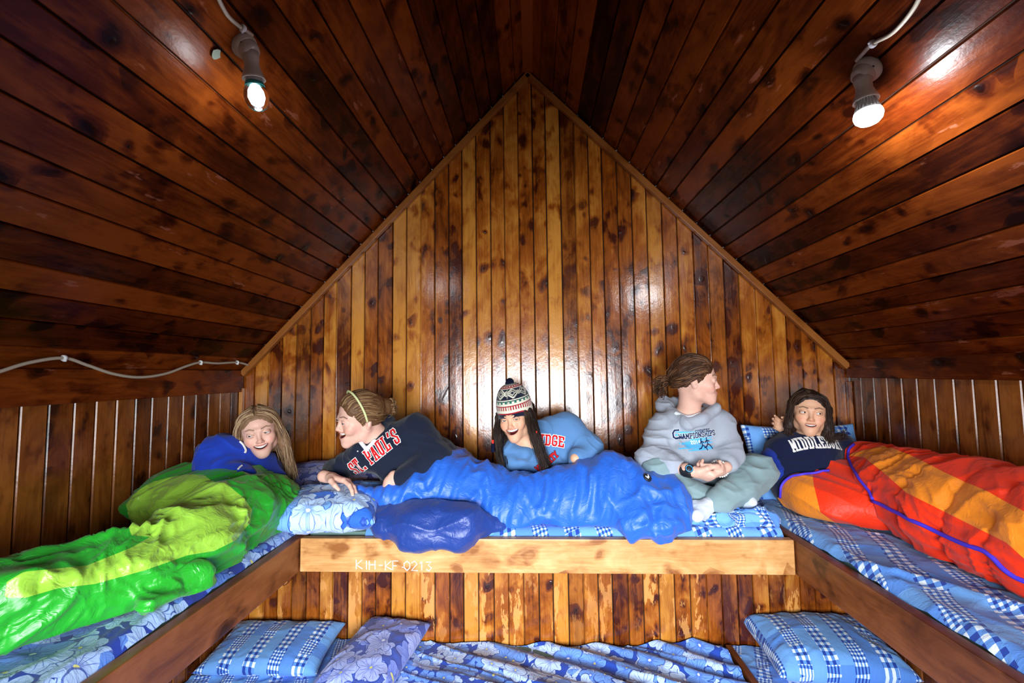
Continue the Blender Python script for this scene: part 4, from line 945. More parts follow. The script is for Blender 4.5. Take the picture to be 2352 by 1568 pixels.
h4v = bvh_of(h4); ax4 = (1, -.02, .02)
def txt(bv, px, py, ux, uz, segs, w, mats, parent, name='lettering', outline=.0, off=.002):
    o = hit(bv, px, py)
    if outline: decal(name, bv, o, ux, uz, off, ext(segs, w*.5+outline), w+2*outline, mats[1], parent)
    return decal(name, bv, o, ux, uz, off+.0012, ext(segs, w*.45), w, mats[0], parent)
PNAVY = mat_plain('navy_print', rgb('16264e'), .7, .2); PCYAN = mat_plain('light_blue_print', rgb('5ab4e6'), .7, .2)
rs_ = random.Random(5); sw = [((rs_.uniform(-.085, -.02), y), (rs_.uniform(.02, .085), y+rs_.uniform(-.003, .006))) for y in np.linspace(-.045, .032, 20)]
decal('print', h4v, hit(h4v, 1597, 1008), ax4, (0, 0, 1), .0012, sw, .0052, PCYAN, h4)
U4 = (1, -.02, .10)
txt(h4v, 1604, 1004, U4, (-.1, 0, 1), word('HAMPIONSHIPS', .021, .10, .62), .0042, (PNAVY, WHITE), h4, 'lettering', .0012)
txt(h4v, 1553, 1003, U4, (-.1, 0, 1), [((.014, .030), (-.004, .030)), ((-.004, .030), (-.012, .018)), ((-.012, .018), (-.012, .0)), ((-.012, 0), (-.004, -.006)), ((-.004, -.006), (.035, -.003))], .0075, (PNAVY, WHITE), h4, 'lettering', .0012)
txt(h4v, 1614, 991, U4, (-.1, 0, 1), word('COUNTRY', .010, .22, .8), .0020, (PNAVY, WHITE), h4)
txt(h4v, 1598, 1018, U4, (-.1, 0, 1), word('2014', .012, .15, .8), .0030, (WHITE, WHITE), h4)
for dx in (0, 13): # two running figures
    txt(h4v, 1617+dx*.9, 1030-dx*.25, U4, (0, 0, 1), [((0, .014), (-.002, .034)), ((-.002, .036), (0, .041)), ((0, .014), (-.012, .004)), ((-.012, .004), (-.022, .002)), ((0, .014), (.010, .006)), ((.010, .006), (.014, -.006)), ((-.002, .030), (-.010, .022)), ((-.001, .030), (.009, .024))], .0042, (PNAVY, WHITE), h4, 'lettering')
# trousers
SAGE = mat_fabric('sage_green_cotton', rgb('7f979b'), .8, .4, 12)
KL, KR = P(1512, 1082, 2.08), P(1738, 1082, 2.14)
wt = lambda X, N: wrinkle(60, .007, (5, 9, 16))(X, N)+.006*(ridge(np.stack([X[:, 0]*7+X[:, 2]*13, X[:, 1]*5, X[:, 2]*22-X[:, 0]*10], 1), 63, 2.5)-.4)
t4 = solid('trousers', [ell(P(1585, 1100, 2.30), (.15, .10, .09), k=.03)]+chain([P(1560, 1100, 2.28), KL], [.085, .074], .02)+chain([KL+[.0, -.01, -.01], P(1590, 1136, 2.05), P(1690, 1160, 2.07)], [.070, .056, .050], .02), .005, SAGE, p4, 2, wt, floor_clamp(UM-.012))
solid('trouser_leg', chain([P(1620, 1098, 2.28), KR], [.085, .078], .02)+chain([KR+[0, -.01, 0], P(1700, 1122, 2.04), P(1652, 1150, 1.985)], [.076, .066, .056], .02), .005, SAGE, p4, 2, wt, floor_clamp(UM-.012))
SOCK = mat_fabric('white_sock_knit', rgb('c9d2de'), .9, .3, 30)
bdl = [cap_(P(1656, 1146, 1.99), P(1622, 1164, 1.965), .030, .028, .02)]
solid('ankle', bdl, .004, SKIN, p4, attrs={'cskin': lambda X, N: np.tile(np.array(Hd.tone), (len(X), 1))})
solid('sock', [cap_(P(1634, 1156, 1.975), P(1610, 1172, 1.955), .031, .033, .02), cap_(P(1610, 1172, 1.955), P(1600, 1184, 1.915), .032, .024, .02), ell(P(1592, 1163, 1.97), (.024, .028, .026), k=.02)], .004, SOCK, p4, 2, wrinkle(66, .003, (30, 30, 30)), floor_clamp(UM-.012))
solid('sock', [cap_(P(1690, 1162, 2.05), P(1712, 1160, 2.02), .030, .031, .02), cap_(P(1712, 1160, 2.02), P(1726, 1152, 1.98), .030, .022, .02)], .004, SOCK, p4, 2, wrinkle(67, .003, (30, 30, 30)), floor_clamp(UM-.012))
def ring(name, c, ax, r, tr_, mat, parent, bumps=0):
    ax = Vector(unit(ax)); q = ax.to_track_quat('Z', 'Y'); n = 36; pts = [Vector(c)+q@Vector((r*math.cos(i*2*math.pi/n), r*math.sin(i*2*math.pi/n), 0)) for i in range(n+1)]
    mb = MB()
    if bumps:
        for i in range(bumps): a = i*2*math.pi/bumps; mb.lathe([(0.0005, -tr_), (tr_*.8, -tr_*.5), (tr_, 0), (tr_*.8, tr_*.5), (.0005, tr_)], Vector(c)+q@Vector((r*math.cos(a), r*math.sin(a), 0)), ax, 8)
    else: mb.tube(pts, tr_, 8, False)
    return mb.build(name, mat, parent, True)
wc = P(1580, 1080, 1.99); wdx = unit(P(1592, 1082, 1.985)-LE)
w4 = empty('wristwatch', wc, 'black digital wristwatch with blue trim on the wrist above the sage trousers', 'watch')
mbw = MB()
for k in range(-3, 4): pass
X, Fq = skin([cap_(wc-wdx*.009, wc+wdx*.009, .0300, .0295, .004), cap_(wc-wdx*.06, wc+wdx*.06, .0225, .0225, .001, 's')], .003); link('strap', mesh_from('strap', relax(X, Fq, 1), Fq), BLACK, w4)
fn = unit((-.1, -.75, .35)); fq = Vector(fn); mbw.lathe([(.001, 0), (.016, 0), (.0165, .004), (.0145, .008), (.001, .0085)], Vector(wc+fn*.026), fq, 24); mbw.build('case', BLACK, w4, True)
ring('bezel', wc+fn*.034, fn, .0130, .0014, mat_plain('blue_plastic', rgb('3fa6e0'), .35), w4)
br = ring('bracelet', P(1652, 1076, 2.02), unit(RW-RE), .036, .0045, mat_plain('white_shell_beads', (.85, .84, .8), .3), None, 24); tag(br, 'white beaded bracelet on the wrist of the person in grey', 'bracelet')
# ---- the person lying in the navy sweatshirt
H2 = Head(P(828, 962, 2.06), (-.77, -.66, -.16), (.20, -.05, 1), 1.06, 1.0, .0125, .0026, 'fair', '4a3020', (-.35, 1, .0), mdrop=.009)
p2 = person(P(930, 1110, 2.12), 'person laughing in navy hooded sweatshirt with red block lettering, lying on one side')
n2 = P(868, 1012, 2.12); c2 = P(915, 1045, 2.17); w2 = P(985, 1085, 2.18)
b2 = H2.prims()+[cap_(H2.w((0, -.020, -.06)), n2, .052, .056, .03), cap_(c2, w2, .09, .11, .05), cap_(n2, c2, .06, .09, .05)]
SA, EA, WA = P(835, 1045, 2.10), P(768, 1085, 2.16), P(752, 1100, 2.04)
SB, EB, WB = P(955, 992, 2.16), P(1005, 1052, 2.10), P(912, 1100, 2.00)
b2 += chain([SA, EA, WA], [.045, .038, .026], .02)+chain([SB, EB, WB, P(896, 1106, 2.0)], [.046, .038, .027, .026], .02)
b2 += hand(P(757, 1096, 2.01), (.95, -.22, -.12), (.05, -.35, -1), (.1, -.5, .6), (.35, .4, .5, .6), 1.08, .3)+hand(P(896, 1104, 2.0), (-.60, .10, -.80), (.3, .3, -.8), (0, -1, .1), (.9, .9, .9, .9), .95, .3)
solid('body', b2, .0027, SKIN, p2, 1, attrs={'cskin': skin_color(H2)}); H2.extras(p2, '5a7080')
gd = lambda q: [dict(guides=[[(q*.010, .076, .078), (q*.014, .045, .112), (q*.018, -.04, .120), (q*.01, -.098, .062), (0, -.112, .03)], [(q*.045, .064, .066), (q*.056, .030, .092), (q*.062, -.035, .080), (q*.035, -.088, .045), (0, -.112, .02)], [(q*.066, .042, .030), (q*.077, .010, .045), (q*.080, -.035, .030), (q*.045, -.088, .015), (0, -.112, .01)], [(q*.073, .018, -.010), (q*.079, -.005, .010), (q*.078, -.045, .00), (q*.045, -.088, -.01), (0, -.112, 0)]], n=430, spread=.0032, r=.0019, wave=.002, freq=2)]
B2 = ['6a4a2e', '8b6742', 'a5825a', '54381f']
hair(H2, p2, cap_hair(H2)+[H2.e((0, -.115, .030), (.034, .030, .036), .02)], gd(1)+gd(-1)+[dict(guides=[[(.0, -.11, .06), (.03, -.14, .045), (.02, -.145, .01), (-.01, -.12, .0)], [(-.02, -.11, .05), (-.03, -.145, .03), (-.01, -.15, .005), (.02, -.12, .0)], [(.02, -.11, .03), (.0, -.15, .055), (-.03, -.14, .03), (0, -.115, .0)]], n=120, spread=.006, r=.0022, wave=.006, freq=2)], B2, 8)
hbp = [H2.w(p) for p in ((-.079, .000, .006), (-.0815, .010, .050), (-.062, .024, .098), (-.030, .033, .1235), (0, .036, .129), (.030, .033, .1235), (.062, .024, .098), (.0815, .010, .050), (.079, .000, .006))]
hb = MB(); 
for o_ in (-.0022, .0022): hb.tube(spline([p+H2.R@np.array([0, o_, 0]) for p in hbp], 6), .0034, 8)
hbo = MB().tube(spline(hbp, 6), .0050, 10).build('headband', mat_plain('pale_yellow_elastic', rgb('cfd39a'), .6, .3, 900, .3), p2, True); tag(hbo, 'pale yellow headband')
NVY = mat_fabric('navy_fleece', rgb('171e31'), .92, .4, 14)
cs2 = [ell(P(920, 1045, 2.17), (.13, .10, .13), k=.05), cap_(P(885, 1035, 2.13), w2, .105, .135, .05), cap_(SA, P(900, 1040, 2.15), .062, .07, .05), cap_(P(908, 1005, 2.17), SB, .06, .085, .05), ell(P(1000, 1062, 2.20), (.12, .11, .12), k=.05)]
cs2 += chain([SA, EA, P(751, 1099, 2.045)], [.066, .050, .038], .03)+chain([SB, P(1004, 1048, 2.10), P(918, 1096, 2.0)], [.078, .058, .040], .03)
hd = [(884, 955, 2.20), (876, 985, 2.15), (868, 1015, 2.09), (847, 1038, 2.05), (822, 1036, 2.05)]
for i in range(4): cs2.append(cap_(P(*hd[i]), P(*hd[i+1]), .026, .024, .02))
cs2 += [ell(P(885, 975, 2.22), (.055, .06, .05), k=.03), cap_(H2.w((0, -.015, -.05)), n2+[0, 0, .015], .056, .050, .010, 's')]
s2 = solid('sweatshirt', cs2, .0045, NVY, p2, 2, lambda X, N: wrinkle(70, .009, (8, 7, 12))(X, N)); s2v = bvh_of(s2)
solid('shirt_collar', [cap_(P(826, 1012, 2.045), P(842, 1032, 2.02), .009, .009, .008), cap_(P(842, 1032, 2.02), P(860, 1012, 2.04), .009, .009, .008)], .003, TEE, p2)
ux2 = P(920, 1008, 2.08)-P(812, 1095, 2.04)
txt(s2v, 864, 1056, ux2, (-.35, 0, 1), word("ST. PAUL'S", .062, .13, .36, slant=.10), .0078, (RED, WHF), s2, 'lettering', .0028)
for px, py in ((864, 989), (822, 1036)): link('eyelet', mesh_from('eyelet', *(lambda m: (m.v, m.f))(MB().lathe([(.0003, 0), (.0032, .0005), (.0032, .002), (.0003, .0025)], hit(s2v, px, py, .001), (-.2, -1, .2), 12))), WHITE, s2)

# ---- the person in the knitted hat
H3 = Head(P(1184, 960, 2.17), (-.26, -.95, -.12), (-.16, -.05, 1), .95, 1.0, .0120, .0027, 'warm', '2a1a12', (-.5, 1, .05), mdrop=.002)
p3 = person(P(1270, 1085, 2.24), 'person grinning in patterned knit hat and light blue sweatshirt with red lettering')
n3 = P(1215, 1020, 2.22); c3 = P(1245, 1035, 2.26); w3 = P(1275, 1100, 2.28)
S3, E3, W3 = P(1300, 985, 2.26), P(1352, 1030, 2.20), P(1322, 1052, 2.10)
b3 = H3.prims()+[cap_(H3.w((0, -.020, -.06)), n3, .050, .055, .03), cap_(n3, c3, .06, .09, .05), cap_(c3, w3, .09, .10, .05)]+chain([S3, E3, W3], [.042, .036, .025], .02)+hand(P(1322, 1050, 2.12), (-.4, .1, -1), (.3, .2, -.6), (0, -1, .2), (.8, .8, .8, .8), .85)
solid('body', b3, .0027, SKIN, p3, 1, attrs={'cskin': skin_color(H3)}); H3.extras(p3, '3a2a20')
DK = ['1c130e', '2c1e16', '3e2c20', '241811']
def longhair(q, L=.30, out=.03, n=300, fw=.0, lean=0.): return dict(guides=[[(q*.012, .060, .095), (q*.060, .066, .055), (q*.077, .058, .0), (q*(.078+out*.3)+lean*.3, .050+fw, -.10), (q*(.066+out)+lean, .050+fw, -L)],
   [(q*.012, .010, .118), (q*.070, .015, .080), (q*.088, .018, .0), (q*(.094+out*.4)+lean*.3, .022+fw, -.11), (q*(.085+out)+lean, .028+fw, -L*1.02)], [(q*.012, -.045, .115), (q*.068, -.040, .070), (q*.088, -.030, .0), (q*(.094+out*.3)+lean*.3, -.010+fw, -.11), (q*(.10+out)+lean, .00+fw, -L)],
   [(q*.008, -.08, .095), (q*.035, -.100, .05), (q*.045, -.11, .0), (q*(.055+out*.3)+lean*.3, -.06+fw, -.11), (q*(.06+out)+lean, -.04+fw, -L)]], n=n, spread=.0055, r=.0026, wave=.004, freq=1.5, segs=5)
def longcap(h, q, L=.26, out=.03, fw=0., lean=0.): return [h.c((q*.078, .012, .03), (q*(.086+out*.3)+lean*.2, .012+fw*.6, -.08), .016, .020, .02), h.c((q*(.086+out*.3)+lean*.2, .012+fw*.6, -.08), (q*(.085+out)+lean, .018+fw, -L), .022, .012, .02), h.c((q*.05, -.07, .03), (q*.05, -.05, -.10), .035, .03, .03)]
def underhat(d, q):
    for g in d['guides']: g[0] = (q*.062, g[2][1]*.8, .050); g[1] = (q*.072, g[2][1]*.9, .030)
    return d
hair(H3, p3, [H3.e((0, -.022, .030), (.078, .092, .082)), H3.e((0, .112, -.030), (.066, .085, .105), .010, 's')]+longcap(H3, 1, .24, .02, .05, -.01)+longcap(H3, -1, .27, .03, .06, -.02), [underhat(longhair(1, .30, .015, 520, .045, -.01), 1), underhat(longhair(-1, .34, .03, 620, .055, -.03), -1)], DK, 12)
# the hat
def mat_hat(name):
    t = NT(name); u, v, _ = t.xyz(t.attr('uvm', 'Vector'))   # u around 0..1, v from brim to crown 0..1
    cu = (u*88).floor()/88; cv = (v*46).floor()/46; c = t.mix(0., rgb('151a2e'), rgb('151a2e'))
    NV, RD, CR, GN = rgb('141a30'), rgb('9c1f2a'), rgb('ddd9c4'), rgb('2f6a5c')
    f = lambda a, b: cv.gt(a)*cv.lt(b)
    fr = lambda k, ph=0.: ((cu*k+ph).fract()-.5).abs()*2
    c = t.mix(f(.05, .085), c, RD); c = t.mix(f(.085, .11), c, CR); c = t.mix(f(.11, .20), c, RD); c = t.mix(f(.13, .18)*((cu*44).fract().lt(.5)), c, CR)
    c = t.mix(f(.20, .235), c, CR); c = t.mix(f(.235, .30), c, CR); c = t.mix(f(.255, .32)*((cu*22).fract().lt(.5)), c, GN); c = t.mix(f(.32, .345), c, CR)
    # diamonds
    dv = (cv-.50)/.14; d = fr(7)+dv.abs(); c = t.mix(f(.36, .64)*t.sstep((d-.92).abs(), .16, .10), c, CR); c = t.mix(f(.36, .64)*t.sstep((d-.45).abs(), .12, .06), c, CR)
    d2 = fr(7, .5)+dv.abs(); c = t.mix(f(.36, .64)*t.sstep((d2-.40).abs(), .14, .08), c, CR); c = t.mix(f(.64, .665), c, CR)
    c = t.mix(f(.665, .79), c, RD); c = t.mix(f(.70, .76)*((cu*22+.25).fract().lt(.5)), c, CR); c = t.mix(f(.79, .81), c, CR)
    c = t.mix(f(.81, 1.)*((cu*22+cv*23).fract().lt(.45)), c, GN); c = t.mix(f(.84, 1.)*((cu*22+.5).fract().lt(.3)), c, CR)
    o = t.vec(u*88*2*3.1416, v*46*2*3.1416); ux, uy, _ = t.xyz(o); h = ux.sin()*.5+uy.sin()*.5
    return t.done(c, .9, t.bump(h, .4, .002), .15, Sheen_Weight=.2)
hat = empty('knit_hat', H3.w((0, 0, .1)), 'patterned knit hat with pompom and ear flaps, worn by the grinning dark haired person', 'hat')
nu, nv = 64, 24; V = []; UVh = []
for j in range(nv+1):
    v = j/nv; ph = v*math.pi/2
    for i in range(nu):
        a = 2*math.pi*i/nu; rx = .0905*math.cos(ph)**.74; ry = .103*math.cos(ph)**.74; z = .040+.135*math.sin(ph)
        flap = 0 if j > 4 else (1-j/4)*(.055*max(0, abs(math.sin(a)))**6-.004+.012*(math.cos(a) > 0)*math.cos(a)); dz = -.040*(1-v)**2*max(0, -math.sin(a-math.pi/2)*.5+.2)
        V.append(H3.w((rx*math.sin(a), -.012+ry*math.cos(a), z-flap+dz*.5))); UVh.append((i/nu, v, 0))
Fh = [(j*nu+i, j*nu+(i+1) % nu, (j+1)*nu+(i+1) % nu, (j+1)*nu+i) for j in range(nv) for i in range(nu)]
# thicken inward
Vi = [H3.w(((q := H3.loc(np.array([p]))[0])[0]*.965, (q[1]+.012)*.965-.012, q[2]-.0015)) for p in V]; n0 = len(V)
Fh += [tuple(reversed([i+n0 for i in f])) for f in Fh[:nu*nv]]+[(i+n0, (i+1) % nu+n0, (i+1) % nu, i) for i in range(nu)]
me = mesh_from('crown', V+Vi, Fh); attr_v(me, 'uvm', UVh*2); cr = link('crown', me, mat_hat('nordic_knit'), hat)
bm = bmesh.new(); bm.from_mesh(me); bmesh.ops.recalc_face_normals(bm, faces=bm.faces); bm.to_mesh(me); bm.free()
YARN = mat_plain('navy_yarn', rgb('10142a'), .95, .1, 260, .9, .004)
solid('pompom', [ell(H3.w((0, -.012, .180)), (.020, .020, .019))], .003, YARN, hat, 1, lambda X, N: .004*noise(X*220, 1))
for sd, px, py, Yt in ((1, 1232, 1000, 2.08), (-1, 1132, 1020, 2.10)):
    tp = P(px, py, Yt); solid('tassel', [cap_(tp, tp+[0, 0, -.028], .009, .010, .004)], .003, YARN, hat, 1, lambda X, N: .002*noise(X*300, 1))
    MB().tube([tp+[.0, 0, .020], tp+[0, -.002, .002]], .0050, 8).build('cord_end', mat_plain('bright_red_yarn', rgb('e8301e'), .8), hat, True)
DEN = mat_fabric('light_blue_fleece', rgb('5883b4'), .9, .4, 14, .15)
cs3 = [ell(P(1262, 1030, 2.27), (.125, .10, .13), k=.05), cap_(P(1240, 1030, 2.26), w3, .11, .125, .05), cap_(P(1190, 1020, 2.26), S3, .065, .075, .05), cap_(P(1175, 1035, 2.24), P(1185, 1085, 2.24), .06, .06, .04), cap_(P(1172, 1032, 2.19), P(1205, 1040, 2.15), .035, .03, .03)]
cs3 += chain([S3, P(1354, 1030, 2.20), P(1326, 1050, 2.12)], [.075, .058, .040], .03)+[cap_(H3.w((0, -.015, -.05)), n3, .054, .05, .01, 's')]
s3 = solid('sweatshirt', cs3, .0045, DEN, p3, 2, wrinkle(80, .008, (8, 7, 12))); s3v = bvh_of(s3)
txt(s3v, 1260, 1024, (1, .0, -.10), (0, 0, 1), word("RIDGE", .042, .14, .62, arc=.006), .0075, (RED, WHF), s3, 'lettering', .0025)
txt(s3v, 1260, 1066, (1, .0, .80), (-.3, 0, 1), word("VERSITY", .026, .12, .60), .0055, (RED, mat_plain('navy_felt', rgb('1a1f3c'), .8)), s3, 'lettering', .002)

# ---- the person in royal blue on the left bunk
H1 = Head(P(596, 992, 2.06), (.50, -.85, -.10), (-.20, -.05, 1), 1.02, .85, .0070, .0022, 'fair', '6b4a32', (.5, 1, 0))
p1 = person(P(560, 1130, 2.0), 'person with long fair hair in a royal blue pullover, leaning up from the left bunk')
n1 = P(578, 1060, 2.10); c1 = P(570, 1090, 2.08)
S1, E1 = P(512, 1042, 2.0), P(555, 1112, 1.93)
b1 = H1.prims()+[cap_(H1.w((0, -.020, -.06)), n1, .050, .055, .03), cap_(n1, P(572, 1130, 2.05), .07, .10, .05)]+chain([S1, E1], [.045, .04], .02)
solid('body', b1, .0027, SKIN, p1, 1, attrs={'cskin': skin_color(H1)}); H1.extras(p1, '55606a')
FAIR = ['8a6a4c', 'a98a66', '6f5239', 'c0a27c']
def fronthair(q, L, out, n, fw=0., lean=0.): 
    d = longhair(q, L, out, n, fw, lean); d['guides'][0][0] = (q*.006, .074, .094); d['guides'][0][1] = (q*.046, .064, .076); d['guides'][0][2] = (q*.076, .034, .020); d['guides'][0][3] = (q*(.084+out*.3)+lean*.3, .014+fw, -.10); return d
hair(H1, p1, cap_hair(H1)+longcap(H1, -1, .24, .01, .02, .0)+longcap(H1, 1, .10, -.02, -.02), [fronthair(-1, .31, .015, 560, .02, .0), fronthair(1, .15, -.02, 520, -.04)], FAIR, 22)
ROY = mat_fabric('royal_blue_jersey', rgb('1b3db0'), .8, .45, 13)
cs1 = [cap_(P(560, 1090, 2.06), P(585, 1130, 2.02), .13, .13, .05), cap_(P(530, 1050, 2.08), P(605, 1080, 2.12), .10, .065, .05), ell(P(515, 1045, 2.0), (.105, .10, .09), k=.04), cap_(P(605, 1075, 2.08), P(618, 1125, 2.02), .055, .07, .04)]
cs1 += chain([P(505, 1045, 1.98), P(492, 1080, 1.93), P(560, 1100, 1.90)], [.085, .072, .055], .03)+[cap_(P(548, 1015, 2.09), P(560, 1050, 2.02), .028, .024, .03), cap_(H1.w((0, -.015, -.05)), n1, .054, .05, .01, 's')]
s1 = solid('pullover', cs1, .0045, ROY, p1, 2, lambda X, N: wrinkle(90, .010, (8, 8, 10))(X, N)+.006*(ridge(np.stack([X[:, 0]*20+X[:, 2]*12, X[:, 1]*4, X[:, 2]*10-X[:, 0]*8], 1), 93, 2.2)-.4), floor_clamp(UM-.012)); s1v = bvh_of(s1)
def lay(name, bv, pts, r, mat, parent, lift=.002):
    q = [hit(bv, *p, off=lift) for p in pts]; return MB().tube(spline([a for a in q if a is not None], 5), r, 6).build(name, mat, parent, True)
tag(lay('piping', s1v, [(550, 1014), (558, 1022), (564, 1034), (562, 1040)], .005, WHF, s1), 'white shoulder piping')
lay('piping', s1v, [(547, 1078), (551, 1073), (556, 1069)], .004, WHF, s1)
badge(s1v, 600, 1096, .019, [((-.004, .002+k*.005), (.007, .006+k*.005)) for k in (-1, 0, 1)]+[((-.012, -.006), (-.002, -.010))], s1, mat_plain('silver_thread', rgb('a8b4cc'), .6))

# ---- the reclining person in dark navy on the right bunk
H5 = Head(P(1857, 949, 2.22), (-.40, -.91, .0), (.06, -.06, 1), .95, .45, .0050, .0038, 'tan', '2c1c14', (-.9, 1, .10))
p5 = person(P(1850, 1110, 2.3), 'person reclining against the upright checked pillow in a dark navy top with white lettering')
n5 = P(1862, 1020, 2.28); c5 = P(1868, 1060, 2.28)
b5 = H5.prims()+[cap_(H5.w((0, -.020, -.06)), n5, .050, .058, .03), cap_(n5, P(1860, 1120, 2.25), .08, .12, .05), cap_(P(1800, 1040, 2.28), P(1930, 1035, 2.30), .055, .055, .05)]
b5 += hand(P(1806, 985, 2.32), (-.8, -.1, .45), (0, -1, -.1), (0, 0, 1), (.3, .35, .4, .5), .80)+[cap_(P(1815, 1035, 2.36), P(1807, 988, 2.32), .032, .024, .03)]
solid('body', b5, .0027, SKIN, p5, 1, attrs={'cskin': skin_color(H5)}); H5.extras(p5, '3a2a20')
def sidepart(q, L, out, n, fw=0., lean=0.):
    d = fronthair(q, L, out, n, fw, lean); 
    for g in d['guides']: g[0] = (.022, g[0][1], g[0][2]); 
    d['guides'][0][1] = (q*.050+.004, .062, .076); d['guides'] = [[(a*.93, b, c) for a, b, c in g] for g in d['guides']]; return d
hair(H5, p5, cap_hair(H5)+longcap(H5, 1, .10, -.02, -.02)+longcap(H5, -1, .11, -.02, -.01), [sidepart(1, .13, .0, 560, -.01), sidepart(-1, .15, .015, 600, -.0), dict(guides=[[(-.085, -.02, -.05), (-.10, -.02, -.10), (-.14, -.02, -.10), (-.15, -.02, -.06)], [(-.08, -.02, -.08), (-.10, -.02, -.13), (-.16, -.02, -.12), (-.155, -.02, -.07)]], n=40, spread=.008, r=.0016, wave=.008, freq=2)], ['2a1a12', '3b271b', '4a3426', '22150e'], 32)
NV5 = mat_fabric('dark_navy_knit', rgb('0f1838'), .9, .35, 12); BL5 = mat_fabric('deep_blue_knit', rgb('16308c'), .85, .35, 12)
cs5 = [cap_(P(1855, 1050, 2.28), P(1855, 1110, 2.22), .14, .145, .05), cap_(P(1800, 1038, 2.28), P(1925, 1035, 2.30), .080, .075, .05), cap_(P(1815, 1035, 2.34), P(1812, 997, 2.32), .055, .036, .03), cap_(P(1925, 1035, 2.30), P(1945, 1080, 2.25), .07, .06, .04),
       cap_(P(1810, 1060, 2.26), P(1815, 1110, 2.2), .085, .08, .05), cap_(H5.w((0, -.015, -.05)), n5, .056, .052, .01, 's')]
s5 = solid('sweater', cs5, .0045, NV5, p5, 2, wrinkle(97, .006, (8, 7, 11)), floor_clamp(UM-.012)); s5v = bvh_of(s5)
sl5 = solid('sleeve', chain([P(1795, 1030, 2.30), P(1776, 1058, 2.26), P(1785, 1085, 2.2)], [.058, .050, .045], .03), .0045, BL5, p5, 2, wrinkle(98, .005), floor_clamp(UM-.012)); tag(sl5, 'brighter blue sleeve')
txt(s5v, 1893, 1038, (1, .05, .02), (-.03, 0, 1), word("MIDDLEBURY", .042, .13, .44, arc=.020), .0068, (WHF, WHF), s5, 'lettering')
# ---------------------------------------------------------------- lamps, cables, small things
PORC = mat_plain('cream_porcelain', rgb('b9aa9c'), .35, .5); GLOW = NT('lit_bulb_glass').done((1, 1, 1, 1), .3, None, .5, Emission_Color=(.86, .92, 1, 1), Emission_Strength=14.)
GLOWC = NT('lit_led_core').done((1, 1, 1, 1), .3, None, .5, Emission_Color=(.80, .90, 1, 1), Emission_Strength=8.)
GLS = NT('clear_bulb_glass').done((.9, .95, 1, 1), .03, None, .5, Transmission_Weight=1., IOR=1.2); GRN = mat_plain('teal_plastic_collar', rgb('1f7f78'), .4); CABM = mat_plain('white_cable_sheath', rgb('b9ae9c'), .5, .4); HOLE = mat_plain('dark_screw_hole', (.01, .008, .007), .8)
def roof_hit(px, py, side):
    d = P(px, py, 1.)-np.array([0, 0, Z0]); X = RXL if side < 0 else RXR; k = (ZE-ZA)/X     # z = ZA + k x
    return np.array([0, 0, Z0])+d*(ZA-Z0)/(d[2]-k*d[0])
def roof_n(side):
    X = RXL if side < 0 else RXR; L = math.hypot(X, ZA-ZE); return np.array([-np.sign(X)*(ZA-ZE)/L, 0, -abs(X)/L])
def lamp(label, side, bpx, clear, tilt):
    b = roof_hit(*bpx, side); n = roof_n(side); t = empty('ceiling_lamp', b, label, 'lamp', 'bare bulbs on the sloping ceiling')
    m = MB().lathe([(.001, -.004), (.0355, -.004), (.037, .003), (.036, .010), (.033, .016), (.030, .019), (.001, .020)], b, n, 36); m.build('base', PORC, t, True)
    m = MB().lathe([(.001, .008), (.0300, .010), (.030, .022), (.026, .034), (.021, .042), (.001, .043)], b, n, 32).build('swivel_ball', PORC, t, True)
    ax = unit(tilt); o = b+n*.026
    m = MB().lathe([(.001, 0), (.0235, .004), (.0225, .020), (.0195, .032), (.020, .044), (.0255, .060), (.0300, .072), (.031, .078), (.0285, .078), (.026, .070), (.001, .060)], o, ax, 36).build('holder', PORC, t, True)
    sv = bvh_of(m, t.children[0])
    for dx, dy in (((-5, -6) if side < 0 else (11, -5)),): 
        h = hit(sv, bpx[0]+dx, bpx[1]+dy, .0004)
        if h is not None: MB().lathe([(.0002, 0), (.0032, .0), (.0032, .0006), (.0002, .0008)], h, n, 14).build('screw_hole', HOLE, t)
    q = o+ax*.066
    if clear:
        MB().lathe([(.001, 0), (.0215, 0), (.0225, .022), (.001, .022)], q, ax, 32).build('bulb_socket', mat_plain('grey_plastic', rgb('8f8787'), .5), t, True)
        MB().lathe([(.001, .020), (.0240, .020), (.0265, .030), (.001, .030)], q, ax, 32).build('bulb_collar', GRN, t, True)
        g = MB().lathe([(.024, .029), (.0295, .038), (.0325, .050), (.0330, .062), (.0300, .076), (.0235, .088), (.0140, .095), (.004, .0975), (.0005, .098)], q, ax, 40).build('bulb', GLS, t, True)
        MB().lathe([(.001, .030), (.010, .032), (.017, .045), (.019, .060), (.014, .076), (.006, .083), (.0005, .084)], q, ax, 24).build('led_core', GLOWC, g, True); lc = q+ax*.06; e = 1.6
    else:
        mb = MB().lathe([(.001, 0), (.0195, 0), (.0205, .010), (.0275, .034), (.0310, .042), (.001, .043)], q, ax, 40)
        for i in range(20):
            a = 2*math.pi*i/20; Q = Vector(ax).to_track_quat('Z', 'Y'); u = Q@Vector((math.cos(a), math.sin(a), 0)); mb.tube([Vector(q)+u*.0200+Vector(ax)*.008, Vector(q)+u*.0290+Vector(ax)*.036], .0013, 5)
        mb.build('bulb_fins', mat_plain('white_plastic_fins', rgb('b4b2ae'), .5), t, True)
        MB().lathe([(.0318, .0415), (.0345, .050), (.0345, .056), (.0315, .066), (.0230, .075), (.011, .080), (.0005, .081)], q, ax, 40).build('bulb', GLOW, t, True); lc = q+ax*.058; e = 6.5
    L = bpy.data.lights.new('bulb_light', 'POINT'); L.energy = e*LAMPK; L.color = (.88, .94, 1.); L.shadow_soft_size = .03
    lo_ = bpy.data.objects.new('bulb_light', L); COL.objects.link(lo_); lo_.parent = t; lo_.location = Vector(lc+ax*.045-b)
LAMPK = 1.6
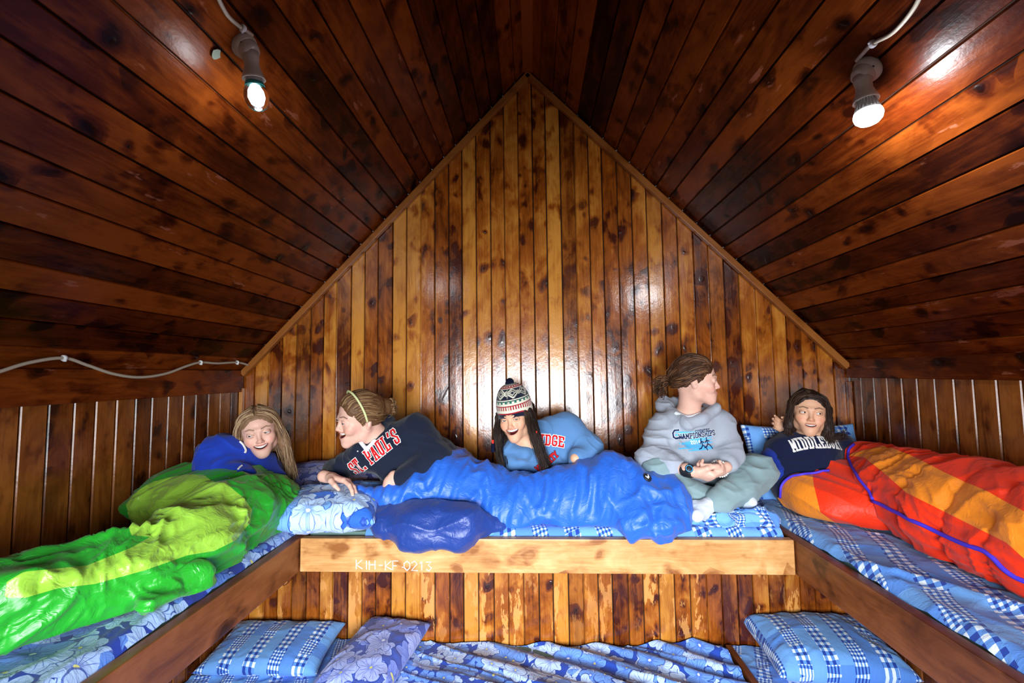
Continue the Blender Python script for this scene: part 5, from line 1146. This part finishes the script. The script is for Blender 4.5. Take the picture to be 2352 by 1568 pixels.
lamp('white ceiling lamp on the left slope with a clear glowing bulb and teal collar', -1, (559, 103), True, (.06, .22, -1))
lamp('white ceiling lamp on the right slope with a ribbed frosted bulb shining brightly', 1, (1995, 157), False, (.06, -.02, -1))
def cable(label, pts, r, clips, side=None):
    pp = spline(pts, 8); o = MB().tube(pp, r, 8).build('cable', CABM, None, True); tag(o, label, 'cable', 'white cables stapled to the boards')
    for c, d, n in clips:
        q = Vector(unit(d)); MB().lathe([(r*.9, -.005), (r*1.7, -.005), (r*1.8, 0), (r*1.7, .005), (r*.9, .005)], c, q, 14).build('cable_clip', WHITE, o, True)
        MB().lathe([(.0005, 0), (.0035, 0), (.0035, .010), (.0005, .011)], np.array(c)+np.cross(unit(d), n)*r*1.6-np.array(n)*.003, n, 10).build('clip_nail', WHITE, o, True)
for side, lab, px, cl in ((-1, 'short white cable curving down to the left ceiling lamp', [(478, -40), (492, -18), (503, 5), (520, 33), (545, 56), (560, 66), (575, 77)], (553, 60)),
                      (1, 'short white cable curving down to the right ceiling lamp', [(2135, -40), (2120, -15), (2105, 12), (2080, 45), (2050, 74), (2010, 95), (1992, 112), (1972, 135)], (2010, 96))):
    n = roof_n(side); q = [roof_hit(a, b, side)+n*.008 for a, b in px]; c = roof_hit(*cl, side)+n*.008
    cable(lab, q, .0055, [(c, q[-2]-q[-3] if side > 0 else q[-1]-q[-2], n)])
wx = RXL+.060
wp = [(-60, 872), (0, 853), (70, 832), (147, 822), (200, 838), (260, 858), (320, 866), (380, 858), (430, 840), (461, 832), (500, 834), (545, 832), (573, 838)]
q = [PX(a, b, wx) for a, b in wp]; q[-1][1] = min(q[-1][1], YB-.01); q = [np.array([p[0], min(p[1], YB-.03), p[2]]) for p in q]
cable('long white cable sagging along the left wall under the eaves', q, .0060, [(q[3], (0, 1, .1), (1, 0, 0)), (q[9], (0, 1, .1), (1, 0, 0)), (q[11], (0, 1, 0), (1, 0, 0))])
c = roof_hit(494, 123, -1); n = roof_n(-1); u = unit(np.cross(n, (0, 1, 0))); rr = random.Random(2); k = 9
ring_ = [(.016*rr.uniform(.65, 1.1)*math.cos(i*2*math.pi/k), .014*rr.uniform(.7, 1.1)*math.sin(i*2*math.pi/k)) for i in range(k)]
V = [c+u*a+np.array([0, 1, 0])*b+n*h for h in (.0035, .0055) for a, b in ring_]; sc_ = MB().add(V, [tuple(range(k)), tuple(range(k, 2*k))[::-1]]+[(i, (i+1) % k, k+(i+1) % k, k+i) for i in range(k)]).build('paper_scrap', mat_plain('grey_paper', rgb('8f9a88'), .8))
tag(sc_, 'torn grey paper scrap stuck to the ceiling left of the lamp with teal collar', 'paper scrap')
